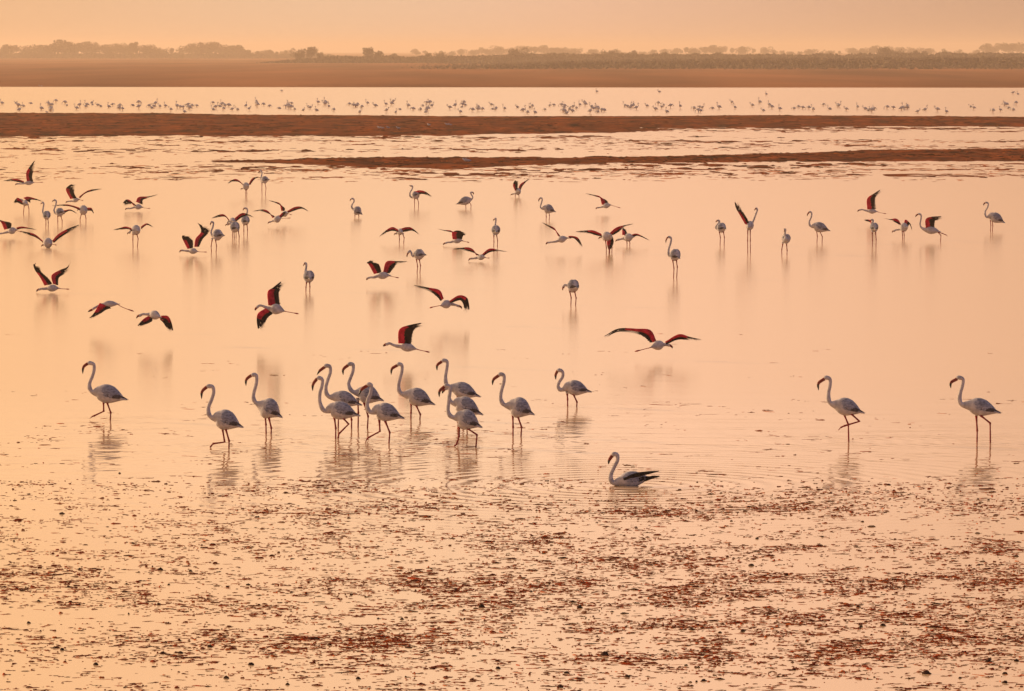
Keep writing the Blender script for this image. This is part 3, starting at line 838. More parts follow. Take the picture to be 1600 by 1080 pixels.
    dict(F=F6, fly=1, w=(540, 720), neck=[(410, 636), (440, 632), (470, 628)], chest=(490, 620), tail=(570, 597), R=25, legs=[[(560, 600), (580, 600), (600, 598)]],
         wings=[[(490, 580, 515, 590), (455, 515, 480, 545), (405, 488, 410, 505), (328, 453, 332, 460)], [(575, 580, 590, 600), (625, 582, 620, 600), (665, 605, 650, 625), (708, 698, 695, 690)]], side=(-1, 1),
         label='gliding flamingo with one wing stretched up and the other bent down'),
    dict(F=F6, w=(905, 735), neck=[(850, 590), (856, 590), (864, 592)], chest=(872, 595), tail=(930, 572), R=33, legs=[[(905, 605), (915, 680), (915, 738)], [(885, 610), (893, 680), (892, 735)]],
         wings=[[(845, 560, 865, 590), (790, 535, 800, 575), (740, 533, 745, 560), (595, 546, 600, 552)], [(915, 560, 950, 575), (975, 510, 1000, 545), (1060, 487, 1060, 500), (1155, 473, 1150, 479)]], side=(1, -1),
         label='flamingo at the front of a tangled trio, both crimson wings spread wide'),
    dict(F=F6, w=(935, 722), neck=[(885, 580), (895, 585), (900, 590)], chest=(905, 598), tail=(935, 592), R=28, legs=[[(915, 615), (921, 680), (921, 724)], [(935, 615), (940, 680), (938, 724)]],
         wings=[[(900, 600, 950, 590), (897, 640, 955, 630), (905, 680, 945, 670), (918, 712, 925, 705)]], side=(1,),
         label='flamingo in the tangled trio with one black wing hanging straight down'),
    dict(F=F6, w=(1065, 663), neck=[(990, 612), (1010, 608), (1030, 603)], chest=(1050, 600), tail=(1120, 590), R=29, legs=[[(1062, 618), (1065, 640), (1065, 668)], [(1085, 618), (1089, 640), (1086, 662)]],
         wings=[[(1025, 570, 1070, 575), (1025, 530, 1065, 550), (1035, 505, 1050, 515)], [(1090, 575, 1120, 590), (1140, 560, 1150, 580), (1190, 580, 1190, 592), (1278, 630, 1275, 634)]], side=(-1, 1),
         label='flamingo at the back of a tangled trio with a long drooping grey wing'),
    dict(F=F6, w=(1465, 930), neck=[(1415, 588), (1432, 600), (1428, 640), (1412, 690), (1411, 732), (1428, 750)], bill=[(1402, 594), (1390, 615), (1389, 640)], chest=(1447, 732), tail=(1498, 765), R=43, legs=[[(1445, 775), (1456, 850), (1452, 938)], [(1475, 775), (1484, 840), (1477, 932)]],
         label='tall flamingo with long curved neck on straight legs, standing quite alone'),
    dict(F=G4, w=(190, 412), neck=[(108, 257), (120, 243), (136, 246), (152, 250)], bill=[(105, 264), (102, 275), (103, 288)], chest=(172, 252), tail=(222, 264), R=46, legs=[[(160, 290), (173, 350), (168, 420)], [(200, 290), (214, 350), (206, 418)]],
         label='headless-looking flamingo preening, ball-shaped blue-grey back over thin legs'),
    dict(F=F7, w=(225, 668), neck=[(190, 442), (203, 452), (185, 478), (168, 502), (178, 518)], bill=[(180, 444), (172, 452), (166, 464)], chest=(202, 510), tail=(255, 520), R=39, legs=[[(200, 540), (211, 600), (206, 672)], [(238, 540), (248, 600), (244, 668)]],
         label='standing flamingo with neck curled tight against its breast'),
    dict(F=F7, right=1, w=(475, 742), neck=[(545, 332), (552, 347), (540, 380), (522, 430), (506, 465)], bill=[(540, 330), (530, 340), (527, 352)], chest=(490, 485), tail=(470, 505), R=36, dep=1, legs=[[(465, 525), (463, 630), (465, 748)], [(487, 525), (488, 630), (489, 742)]],
         wings=[[(438, 475, 490, 490), (395, 400, 462, 425), (352, 320, 410, 340), (338, 235, 368, 255)]], side=(1,),
         label='tall flamingo stretching one orange-red wing high above its long straight legs'),
    dict(F=F7, dep=-1, w=(805, 758), neck=[(808, 522), (814, 532), (808, 560), (815, 588)], bill=[(806, 530), (803, 542), (803, 554)], chest=(818, 608), tail=(825, 628), R=38, legs=[[(790, 652), (779, 710), (781, 760)], [(823, 655), (829, 720), (825, 765)]],
         label='flamingo facing forward on splayed legs, slim neck centred over its body'),
    dict(F=F7, w=(1120, 648), neck=[(1042, 362), (1055, 373), (1052, 410), (1035, 450), (1036, 480), (1052, 498)], bill=[(1032, 367), (1018, 385), (1016, 402)], chest=(1078, 493), tail=(1215, 536), R=40, legs=[[(1100, 525), (1109, 590), (1102, 655)], [(1125, 530), (1155, 592), (1151, 652)]],
         label='striding flamingo with S-shaped neck and long dark tail, between two end-on birds and a group'),
    dict(F=F8, fly=1, w=(190, 470), neck=[(80, 346), (97, 341), (115, 345), (135, 350)], chest=(160, 358), tail=(240, 360), R=21, legs=[[(235, 362), (280, 372), (325, 380)]],
         wings=[[(148, 340, 235, 340), (148, 240, 225, 238), (215, 190, 245, 210), (300, 135, 300, 160)]], side=(1,),
         label='flying flamingo with dark crimson wing standing straight up, tip bent back'),
    dict(F=F8, fold=1, w=(210, 688), neck=[(190, 434), (203, 442), (195, 470), (184, 498)], bill=[(183, 439), (175, 448), (172, 459)], chest=(205, 503), tail=(225, 522), R=37, legs=[[(195, 545), (197, 630), (193, 695)], [(225, 545), (231, 620), (228, 690)]],
         wings=[[(185, 470, 195, 490), (165, 435, 182, 462), (105, 438, 110, 443)]], side=(-1,),
         label='long-legged flamingo under a flying bird, a dark wing edge behind its head'),
    dict(F=F8, w=(475, 618), neck=[(400, 538), (413, 530), (435, 528), (455, 523)], chest=(470, 510), tail=(520, 505), R=35, legs=[[(472, 535), (475, 580), (476, 625)], [(485, 535), (491, 580), (488, 622)]],
         wings=[[(450, 470, 470, 500), (420, 425, 440, 480), (350, 430, 360, 440), (285, 415, 290, 420)], [(490, 460, 530, 500), (500, 435, 545, 470), (535, 460, 560, 510), (575, 540, 560, 540)]],
         label='crouching flamingo with humped black wing and neck held low and forward'),
    dict(F=F8, w=(780, 638), neck=[(628, 382), (645, 391), (645, 430), (636, 480), (655, 513)], bill=[(615, 386), (600, 398), (595, 412)], chest=(692, 528), tail=(820, 546), R=31, legs=[[(800, 548), (831, 580), (825, 640)], [(800, 550), (845, 562), (882, 578)]],
         wings=[[(690, 510, 775, 515), (688, 435, 780, 440), (740, 408, 800, 440), (878, 402, 870, 415)]], side=(1,),
         label='running flamingo with hooked neck and dark wing swept level behind'),
    dict(F=F8, w=(1300, 543), neck=[(1250, 275), (1268, 286), (1262, 320), (1242, 355), (1239, 388), (1256, 412)], bill=[(1238, 280), (1228, 290), (1227, 305)], chest=(1292, 398), tail=(1412, 460), R=40, legs=[[(1288, 432), (1293, 490), (1288, 550)], [(1303, 432), (1311, 490), (1305, 547)]],
         label='standing flamingo with pale breast and dark folded back, apart from the runners'),
    dict(F=G1, fly=1, w=(430, 360), neck=[(330, 332), (347, 327), (367, 328)], chest=(395, 325), tail=(490, 323), R=26, legs=[[(480, 325), (530, 328), (578, 331)]],
         wings=[[(370, 300, 440, 285), (335, 235, 400, 235), (290, 170, 350, 190), (278, 125, 335, 155), (290, 95, 325, 135)], [(440, 285, 488, 300), (430, 215, 492, 235), (500, 170, 530, 210), (560, 145, 575, 170), (592, 95, 585, 115)]],
         label='flamingo skimming the water with both wings raised high, fingered black tips'),
    dict(F=G1, fly=1, w=(930, 680), neck=[(778, 493), (795, 483), (820, 470), (840, 462)], bill=[(765, 502), (745, 512), (733, 520)], chest=(860, 456), tail=(985, 455), R=24, legs=[[(975, 455), (1030, 485), (1115, 515)]],
         wings=[[(830, 445, 930, 490), (800, 500, 890, 500), (770, 545, 830, 540), (722, 590, 740, 590)]], side=(1,),
         label='flying flamingo on the downstroke, crimson near wing pointing down to the front'),
    dict(F=G1, fly=1, w=(1300, 790), neck=[(1168, 550), (1187, 540), (1215, 540), (1235, 540)], chest=(1255, 540), tail=(1335, 563), R=33, legs=[[(1325, 565), (1345, 580), (1360, 590)]],
         wings=[[(1235, 555, 1270, 580), (1200, 575, 1265, 600), (1165, 610, 1215, 625), (1133, 650, 1145, 650)], [(1345, 550, 1340, 590), (1400, 555, 1360, 610), (1430, 610, 1385, 650), (1450, 708, 1430, 695)]],
         label='flying flamingo with grey back and both wings beating down, black fringed'),
    dict(F=G2, fly=1, w=(270, 800), neck=[(120, 478), (137, 467), (165, 472), (195, 485)], bill=[(110, 487), (101, 498), (103, 509)], chest=(225, 492), tail=(342, 514), R=39, legs=[[(335, 513), (400, 525), (462, 536)]],
         wings=[[(208, 465, 315, 475), (203, 355, 300, 365), (250, 315, 315, 330), (348, 238, 355, 265)], [(185, 490, 250, 535), (125, 530, 210, 565), (112, 590, 185, 610), (128, 698, 150, 690)]], side=(-1, 1),
         label='banking flamingo showing its white belly, one wing straight up, the other down'),
    dict(F=G2, w=(545, 350), neck=[(518, 113), (526, 125), (522, 165), (517, 198)], bill=[(512, 117), (505, 127), (503, 139)], chest=(540, 222), tail=(560, 245), R=43, dep=1, legs=[[(528, 270), (523, 315), (522, 354)], [(553, 270), (556, 310), (553, 354)]],
         label='wading flamingo with blue-grey back and straight neck, nearest the banking flier'),
    dict(F=G3, fly=1, w=(290, 905), neck=[(132, 737), (152, 729), (185, 743), (215, 752)], bill=[(120, 738), (107, 746), (97, 752)], chest=(245, 755), tail=(375, 776), R=33, legs=[[(365, 775), (420, 788), (487, 803)]],
         wings=[[(225, 728, 340, 733), (233, 615, 350, 640), (320, 575, 375, 605), (475, 548, 440, 580)]], side=(1,),
         label='flying flamingo just above the walkers, single crimson wing raised and swept back'),
    dict(F=G3, fly=1, right=1, w=(620, 570), neck=[(726, 418), (705, 410), (685, 405)], chest=(658, 400), tail=(580, 414), R=31, legs=[[(585, 412), (540, 420), (486, 433)]],
         wings=[[(605, 355, 575, 375), (570, 285, 545, 340), (470, 262, 465, 290), (298, 232, 302, 242)], [(650, 375, 665, 395), (730, 328, 740, 370), (795, 345, 765, 395), (815, 400, 775, 440), (822, 495, 800, 480)]], side=(-1, 1),
         label='flying flamingo with pale long wing outstretched and the other folding to black fingers'),
    dict(F=G4, fly=1, right=1, w=(900, 865), neck=[(985, 745), (970, 742), (955, 740)], chest=(940, 740), tail=(840, 760), R=35, legs=[[(845, 762), (790, 775), (703, 797)]],
         wings=[[(885, 712, 830, 725), (835, 618, 775, 675), (720, 606, 700, 648), (570, 604, 555, 634), (470, 655, 478, 672), (383, 712, 390, 716)], [(955, 715, 970, 740), (1070, 652, 1060, 700), (1160, 674, 1160, 704), (1230, 690, 1225, 705), (1303, 700, 1295, 708)]], side=(-1, 1),
         label='broad-winged flamingo gliding away with feet trailing, alone above open water'),
]
for b in BIRDS:
    flamingo(b)
# ------------------------------------------------------------------ the far flock beyond the mudbank
def far_bird(kind):
    """a whole small flamingo in one mesh, standing at the origin, facing -X"""
    g = Geo()
    lat = np.array((0., -1., 0.))
    z = 0.52
    necks = [[(-.30, 1.22), (-.22, 1.26), (-.20, 1.10), (-.27, .92), (-.24, .80)], [(-.36, .62), (-.30, .78), (-.26, .84), (-.22, .80)],
             [(-.34, 1.02), (-.27, 1.08), (-.24, .98), (-.30, .86), (-.25, .78)], [(-.42, .18), (-.44, .36), (-.38, .58), (-.28, .72)], [(-.10, 1.24), (-.04, 1.25), (-.08, 1.05), (-.16, .90), (-.18, .80)]]
    nk = necks[kind % 5]
    pts = [(x, 0, zz) for x, zz in nk] + [(-.12, 0, .74), (0, 0, .72), (.16, 0, .69), (.30, 0, .63), (.42, 0, .58)]
    rad = [.045] + [.038] * (len(nk) - 1) + [.13, .19, .16, .08, .02]
    X = np.hstack([np.array(pts, float), np.array(rad)[:, None]])
    C = catmull(X, 22)
    g.loft(C[:, :3], C[:, 3] * .85, C[:, 3], lat, 7, 0)
    h = np.array(pts[0])
    g.loft(np.array([h, h + (-.07, 0, -.06), h + (-.08, 0, -.13)]), [.03, .026, .006], [.03, .026, .006], lat, 5, 1)
    for s, dx in ((-1, -.02), (1, .08)):
        g.loft(np.array([(dx - .02, s * .05, .62), (dx, s * .05, .33), (dx + (.02 if kind % 2 else -.05), s * .05, -.2)]), [.03, .017, .016], [.03, .017, .016], lat, 5, 2)
    return g


FAR = []
for k in range(5):
    g = far_bird(k)
    o = mesh('flamingo', g.v, g.f, [M['plumage'], M['black'], M['leg']], mat_idx=g.m, link=False)
    FAR.append(o.data)
    bpy.data.objects.remove(o)
LEFT = [5, 35, 62, 70, 90, 105, 120, 140, 150, 155, 183, 207, 211, 230, 268, 280, 300, 305, 315, 333, 340, 368, 376, 395, 418, 426, 432, 455, 465, 478, 495, 510, 523, 530, 545, 555, 560, 588, 600, 630, 658, 666, 685, 708, 718, 735, 741, 762, 768,
        790, 805, 815, 835, 853, 880, 886, 910, 916, 930, 950, 963, 970, 985, 1010, 1018, 1035, 1045, 1058, 1080, 1100, 1106, 1130, 1145, 1163, 1175, 1190, 1200, 1210, 1235, 1250, 1258, 1280, 1290, 1300, 1308, 1318, 1325, 1338, 1345, 1358,
        1369, 1400, 1405, 1422, 1443, 1458, 1470, 1483, 1491, 1500, 1530, 1537, 1555, 1590]
RIGHT = [10, 22, 34, 50, 75, 85, 105, 114, 121, 140, 150, 158, 168, 177, 185, 193, 201, 207, 213, 221, 233, 240, 250, 259, 267, 293, 301, 340, 346, 370, 385, 403, 425, 453, 459, 485, 510, 530, 555, 569, 576, 585, 607, 633, 645, 672, 697, 750, 763, 771,
         800, 825, 845, 870, 880, 900, 940, 950, 969, 980, 1022, 1032, 1055, 1075, 1090, 1101, 1123, 1135, 1145, 1174, 1185, 1203, 1213, 1239, 1248, 1275, 1288, 1315, 1370, 1418, 1435, 1500, 1514, 1525, 1535, 1555, 1587]
spots = [(x / 2 + random.uniform(-2.5, 2.5), 158 + 0.5 * random.triangular(0, 40, 20) + (1.5 if x > 900 else 0)) for x in LEFT] + [(800 + x / 2, 161 + 0.5 * random.triangular(0, 38, 20)) for x in RIGHT]
more = [random.choice(LEFT) / 2 if random.random() < .55 else 800 + random.choice(RIGHT) / 2 for _ in range(36)]
spots += [(x + random.choice((-1, 1)) * random.uniform(3, 7), 163 + random.uniform(0, 13)) for x in more]
spots = [(u + 7 * math.sin(u / 8.5), v) for u, v in spots]
spots += [(932, 145.5), (1030, 145), (1197, 149), (1583, 148), (1590, 148), (440, 144)]
for i, (u, v) in enumerate(spots):
    p = on_water(u, v)
    o = bpy.data.objects.new('flamingo', FAR[(i * 7 + (i // 3)) % 5])
    COL.objects.link(o)
    o.location = (p[0], p[1], -random.uniform(.28, .52))
    yaw = random.choice((0, 0, 0, math.pi)) + random.uniform(-.9, .9)
    o.rotation_euler = (0, 0, yaw)
    s = random.uniform(.82, 1.12)
    o.scale = (s, s, s)
    tag(o, 'tiny mauve flamingo in the far flock wading beyond the long brown mudbank', 'flamingo', 'far flamingo flock beyond the mudbank')

# small white waterbirds resting on the mud
GULL = None
for i, (u, v) in enumerate([(592, 205.5), (597, 206), (606, 205), (622, 206), (670, 201), (698, 200), (703, 201), (73, 177), (727, 256), (731, 256.5), (48, 136.5), (52, 136.8)]):
    p = on_water(u, v)
    if GULL is None:
        g = Geo(); lat = np.array((0., -1., 0.))
        X = np.array([(-.22, 0, .27, .01), (-.17, 0, .28, .045), (-.11, 0, .24, .05), (0, 0, .17, .085), (.12, 0, .16, .06), (.26, 0, .17, .012)])
        C = catmull(X, 14); g.loft(C[:, :3], C[:, 3], C[:, 3], lat, 7, 0)
        for s in (-.03, .03):
            g.loft(np.array([(0, s, .14), (0, s, -.1)]), [.01, .01], [.01, .01], lat, 4, 1)
        o = mesh('gull', g.v, g.f, [M['plumage'], M['leg']], mat_idx=g.m)
        GULL = o.data
    else:
        o = bpy.data.objects.new('gull', GULL); COL.objects.link(o)
    z = float(bank_h(np.array([[p[0]]]), np.array([[p[1]]]))[0, 0]) if v > 140 else float(plain_h(np.array([[p[0]]]), np.array([[p[1] + 20]]))[0, 0])
    if v < 140: p = p + np.array((0, 20, 0))
    o.location = (p[0], p[1], max(z, 0) - .02)
    o.rotation_euler = (0, 0, random.uniform(-.7, .7))
    tag(o, 'tiny white waterbird resting on the bare mud', 'gull', 'white waterbirds resting on the mud')

# ------------------------------------------------------------------ far trees
def crown_mesh(seed, h, w, lobes):
    r = np.random.default_rng(seed)
    V, Fq = [], []
    cs = [(r.normal(0, .28) * w, r.normal(0, .25) * w, h * r.uniform(.42, .86), w * r.uniform(.18, .34)) for _ in range(lobes)]
    cs.append((0, 0, h * .62, w * .36))
    for cx, cy, cz, cr in cs:
        n = int(90 * (cr / (w * .3)) ** 2) + 30
        for _ in range(n):
            d = r.normal(size=3); d /= np.linalg.norm(d)
            p = np.array((cx, cy, cz)) + d * cr * r.uniform(.55, 1.08) * np.array((1, 1, .8))
            a, b2 = r.normal(size=3), r.normal(size=3)
            s = r.uniform(.28, .62)
            a = a / np.linalg.norm(a) * s; b2 = b2 / np.linalg.norm(b2) * s
            o = len(V); V += [p - a - b2 * .6, p + a - b2, p + a * .8 + b2, p - a + b2 * .7]
            Fq.append((o, o + 1, o + 2, o + 3))
    return V, Fq


def trunk_mesh(seed, h, w):
    r = np.random.default_rng(seed)
    g = Geo()
    g.loft(catmull([(0, 0, -.5), (.1, 0, h * .3), (r.normal(0, .3), 0, h * .66)], 7), np.linspace(.32, .12, 7), np.linspace(.32, .12, 7), np.array((0, 1., 0)), 7)
    for k in range(5):
        a = k * 2.4 + r.uniform(0, 1)
        e = np.array((math.cos(a) * w * .34, math.sin(a) * w * .34, h * r.uniform(.6, .82)))
        s = np.array((0.05, 0, h * r.uniform(.25, .42)))
        g.loft(catmull([s, (s + e) / 2 + (0, 0, .3), e], 5), np.linspace(.14, .05, 5), np.linspace(.14, .05, 5), np.array((.3, 1., 0)), 5)
    return g.v, g.f


TREES = []
for k, (h, w, n) in enumerate([(13, 12, 9), (11, 14, 10), (15, 9, 8), (9, 10, 7), (12, 17, 12), (14, 7, 7)]):
    v, f = crown_mesh(100 + k, h, w, n)
    c = mesh('crown', v, f, [M['leaf']], link=False, smooth=False)
    v, f = trunk_mesh(200 + k, h, w)
    t = mesh('trunk', v, f, [M['bark']], link=False)
    TREES.append((h, c.data, t.data))
    bpy.data.objects.remove(c); bpy.data.objects.remove(t)


SHAPE = ['rounded', 'spreading', 'tall oval', 'small bushy', 'very broad', 'slim upright']


def tree(u, top, D, kind, label, group):
    h, cm, tm = TREES[kind]
    p = at_depth(u, 90, D)
    ztop = at_depth(u, top, D)[2]
    gz = float(plain_h(np.array([[p[0]]]), np.array([[D]]))[0, 0])
    s = (ztop - gz) / (h * 1.04)
    r = empty('tree', (p[0], D, gz))
    wide = .75 if 'dark' in label else 1.02
    r.scale = (s * wide * random.uniform(.9, 1.2), s * wide * random.uniform(.9, 1.2), s)
    r.rotation_euler = (0, 0, random.uniform(0, 6.28))
    for nm, d in (('crown', cm), ('trunk', tm)):
        o = bpy.data.objects.new(nm, d); COL.objects.link(o); o.parent = r
    tag(r, SHAPE[kind] + ' ' + label, 'tree', group + ', ' + SHAPE[kind])


NEAR_T = [(-60, 70), (-20, 72), (8, 70), (22, 69), (42, 73), (60, 70), (72, 71), (92, 63), (104, 66), (122, 66), (134, 63), (148, 67), (168, 70), (182, 68), (205, 72), (209, 62), (227, 70), (250, 75), (268, 74), (300, 69), (318, 66), (336, 67), (362, 71), (374, 71), (388, 77), (402, 79), (418, 78), (432, 80), (446, 78), (282, 75), (350, 74), (236, 75), (196, 73)]
for u, t in NEAR_T:
    tree(u, t, 4700 + random.uniform(-180, 180), 5 if t == 62 else random.randrange(5), 'hazy brown tree in the leafy row at the edge of the bare plain', 'trees at the edge of the plain')
for u, t in [(468, 77), (484, 72), (500, 81), (576, 73), (590, 79), (617, 84), (668, 82), (690, 82), (806, 76), (955, 78), (988, 78), (1036, 85), (1128, 86), (1380, 74), (1396, 78), (1428, 78), (1442, 79), (1483, 80), (1515, 83), (1535, 84), (1560, 84)]:
    tree(u, t, 3050 + random.uniform(-60, 120), random.choice((0, 1, 3, 4)), 'dark round-crowned tree standing out of the low scrub belt', 'trees in the scrub belt')
far_u = [390, 408, 425, 440, 455, 650, 664, 690, 706, 722, 738, 752, 764, 780, 800, 822, 835, 850, 868, 880, 895, 905, 925, 940, 960, 975, 1005, 1020, 1040, 1056, 1072, 1085, 1100, 1115, 1128, 1145, 1162, 1178, 1195, 1210, 1222, 1236, 1250, 1266, 1282, 1296, 1312,
         1330, 1348, 1366, 1384, 1405, 1425, 1450, 1475, 1500, 1525, 1545, 1560, 1575, 1590, 1606, 1630, 1660]
for u in far_u:
    t = 76 + 3 * math.sin(u * .021) + random.uniform(-2.5, 3)
    if u > 1540: t = 68 + random.uniform(-2, 4)
    elif 1080 < u < 1210: t = 72 + random.uniform(-2, 3)
    elif u < 640: t = 79 + random.uniform(-1, 2)
    tree(u, t, 5700 + random.uniform(-300, 500), random.randrange(6), 'pale ghostly tree in the farthest row dissolving into haze', 'farthest pale trees')


def scrub(name, u0, u1, D, depth, hfun, n, seed):
    """a belt of bushes that reads as one mass"""
    r = np.random.default_rng(seed)
    u = r.uniform(u0, u1, n); d = D + r.uniform(0, depth, n)
    x = (u - 800) / F_PX * d
    hh = hfun(u) * (0.62 + 0.6 * fbm(u / 16, d / 60, seed, 3))
    okk = r.uniform(0, 5.0, n) < hh
    u, d, x, hh = u[okk], d[okk], x[okk], hh[okk]; n = len(u)
    z = r.uniform(0, 1, n) ** .7 * hh
    c = np.stack([x, d, z + 0.15], -1)
    a = r.normal(size=(n, 3)); b2 = r.normal(size=(n, 3))
    s = r.uniform(.3, .75, (n, 1))
    a = a / np.linalg.norm(a, axis=1, keepdims=True) * s; b2 = b2 / np.linalg.norm(b2, axis=1, keepdims=True) * s
    V = np.stack([c - a - b2 * .6, c + a - b2, c + a * .8 + b2, c - a + b2 * .7], 1).reshape(-1, 3)
    tag(fast_mesh(name, V, np.arange(4 * n).reshape(n, 4), [M['leaf']], smooth=False), 'dark low scrub belt along the far plain', 'scrub', kind='stuff')


scrub('scrub_belt', 620, 1720, 2050, 800, lambda u: interp(u, [(620, .1), (760, .9), (900, 2.6), (1100, 3.4), (1400, 4.2), (1720, 4.6)]), 80000, 5)
scrub('scrub_belt', 400, 1720, 2900, 200, lambda u: interp(u, [(400, .2), (470, 2.6), (520, 4.2), (640, 4.0), (760, 4.4), (820, 5.6), (1000, 5.8), (1200, 5.2), (1450, 6.0), (1720, 6.2)]), 60000, 3)
scrub('scrub_belt', -140, 520, 4500, 250, lambda u: interp(u, [(-140, 4.8), (300, 4.8), (430, 4.4), (520, 4.0)]), 22000, 4)

# ------------------------------------------------------------------ floating weed in front
PATCH = [(105, 758, 90, 5, .6), (130, 780, 70, 4, .4), (390, 765, 220, 10, .35), (420, 800, 200, 12, .35), (500, 752, 60, 6, .5), (450, 838, 180, 9, .45), (70, 905, 110, 14, 1.2), (40, 922, 60, 6, 1.0), (270, 936, 170, 7, .8), (400, 950, 150, 8, .4), (420, 1000, 200, 12, .6),
         (540, 1004, 90, 9, 1.1), (570, 1044, 60, 6, .9), (200, 1071, 90, 4, .6), (300, 1020, 120, 8, .4), (800, 848, 130, 9, .8), (860, 858, 100, 5, .8), (650, 920, 120, 10, .9), (760, 945, 130, 12, .9), (620, 1000, 130, 9, 1.1), (780, 988, 100, 6, .7), (1000, 1029, 75, 5, 1.1),
         (600, 1046, 90, 6, .6), (790, 760, 80, 9, .5), (600, 760, 120, 10, .35), (640, 800, 160, 12, .45), (1010, 800, 110, 9, .8), (1000, 885, 120, 12, .7), (900, 915, 120, 10, .7), (1100, 930, 70, 9, 1.1), (1060, 798, 80, 8, .8), (1250, 792, 90, 6, 1.0), (1390, 797, 80, 6, 1.0),
         (1500, 795, 110, 9, 1.2), (1300, 770, 150, 9, .4), (1500, 765, 100, 10, .6), (1210, 858, 80, 5, 1.0), (1420, 860, 130, 9, 1.1), (1570, 860, 60, 7, .9), (1230, 906, 90, 8, 1.2), (1400, 905, 130, 10, 1.0), (1560, 905, 70, 16, 1.3), (1120, 932, 80, 8, 1.2), (1370, 920, 80, 8, 1.2),
         (1400, 960, 110, 10, 1.1), (1250, 965, 120, 9, .8), (1530, 995, 110, 10, 1.4), (1300, 1010, 190, 16, .9), (1400, 1045, 150, 14, .55), (1130, 1030, 90, 12, .6), (1050, 975, 120, 10, .7), (1560, 940, 80, 12, .8), (1490, 1058, 110, 8, .5), (900, 985, 100, 8, .5), (500, 905, 130, 12, .5),
         (1100, 870, 90, 9, .6), (720, 900, 100, 9, .6), (1010, 940, 110, 8, .7), (90, 985, 50, 4, .25), (100, 1038, 60, 5, .3)]


def weed_density(u, v):
    n = fbm(u / 70, v / 9, 77, 4)
    base = 0.07 + 0.27 * np.clip((v - 745) / 60, 0, 1) * np.clip((n - .42) * 5, 0, 1)
    right = 0.55 + 0.45 * np.clip((u - 200) / 700, 0, 1)
    d = base * right
    for cx, cy, rx, ry, w in PATCH:
        d = d + w * 0.40 * np.exp(-((u - cx) / rx) ** 2 - ((v - cy) / (ry * 1.15)) ** 2) * (0.25 + 1.5 * np.clip((n - .3) * 2.2, 0, 1))
    d = np.where(v < 745, 0.05 * np.clip((v - 560) / 160, 0.12, 1) * np.clip((n - .52) * 9, 0, 1.5) + 0.35 * (d - base * right), d)
    # the calm lane below the swimming bird and the clear margin at the lower left
    d = d * (1 - 0.8 * np.exp(-((v - 824) / 13) ** 2) * np.clip((u - 860) / 200, 0, 1))
    d = d * (1 - 0.85 * np.exp(-((v - 968) / 12) ** 2) * np.clip((420 - u) / 200, 0, 1))
    d = d * np.where(v > 1040, 0.55, 1.0)
    return np.clip(d, 0, 1.4)


def flecks(name, u, v, zfun, lmed, wr, hr, pal, label, cat, ang_s=.25, sink=.004):
    """many small bent strands in one mesh"""
    n = len(u)
    Dp = np.stack([on_water(a, b) for a, b in zip(u, v)])
    z0 = zfun(Dp[:, 0], Dp[:, 1])
    ln = np.clip(rng.lognormal(math.log(lmed), .6, n), lmed * .3, lmed * 5)
    ang = rng.normal(0, ang_s, n)
    wd, hz = rng.uniform(*wr, n), rng.uniform(*hr, n)
    dx, dy = np.cos(ang), np.sin(ang)
    k = 4
    V = np.zeros((n, k, 3, 3))
    for j in range(k):
        t = (j / (k - 1) - .5) * ln
        lump = rng.uniform(.5, 1.2, n) * (.3 if j in (0, k - 1) else 1)
        bend = rng.normal(0, .06, n) * ln
        for q, (o, top) in enumerate(((-1, 0), (1, 0), (0, 1))):
            V[:, j, q, 0] = Dp[:, 0] + dx * t - dy * (o * wd * lump + bend)
            V[:, j, q, 1] = Dp[:, 1] + dy * t + dx * (o * wd * lump + bend)
            V[:, j, q, 2] = z0 + (hz * lump if top else -sink)
    quads = [[j * 3 + a, j * 3 + b2, (j + 1) * 3 + b2, (j + 1) * 3 + a] for j in range(k - 1) for a, b2 in ((1, 2), (2, 0))]
    Q = ((np.arange(n) * k * 3)[:, None, None] + np.array(quads)[None]).reshape(-1, 4)
    pal = np.array(pal)
    col = np.repeat(pal[rng.integers(0, len(pal), n)] * rng.uniform(.7, 1.3, (n, 1)), k * 3, axis=0)
    tag(fast_mesh(name, V.reshape(-1, 3), Q, [M['weed']], smooth=True, color=col), label, cat, kind='stuff')


# broken scraps of wet mud and weed between the banks
u = rng.uniform(-150, 1750, 60000); v = rng.uniform(196, 290, 60000)
dens = 0.0
for cv, wv2, a2, u0, u1 in ((216, 2, .5, -600, 1100), (221, 3, .5, -600, 2200), (230, 7, .28, -600, 2200), (243, 6, .22, -600, 500), (259, 4, .55, 500, 2200), (266, 4, .75, 250, 2200), (266, 5, .5, -600, 500), (273, 5, .5, 450, 2200), (279, 4, .25, -600, 2200), (203, 3, .5, 900, 2200)):
    dens = np.maximum(dens, a2 * np.exp(-((v - cv) / wv2) ** 2) / (1 + np.exp(-(u - u0) / 50)) / (1 + np.exp((u - u1) / 50)))
ok = rng.uniform(size=60000) < 0.6 * dens * np.clip((fbm(u / 60, v / 3.2, 91, 4) - .42) * 5, 0, 1)
flecks('mud_scraps', u[ok], v[ok], lambda x, y: 0 * x, .42, (.05, .22), (.008, .035), [(.28, .065, .012), (.18, .034, .006), (.38, .10, .022), (.10, .02, .004)], 'broken scraps of wet mud between the banks', 'mud')
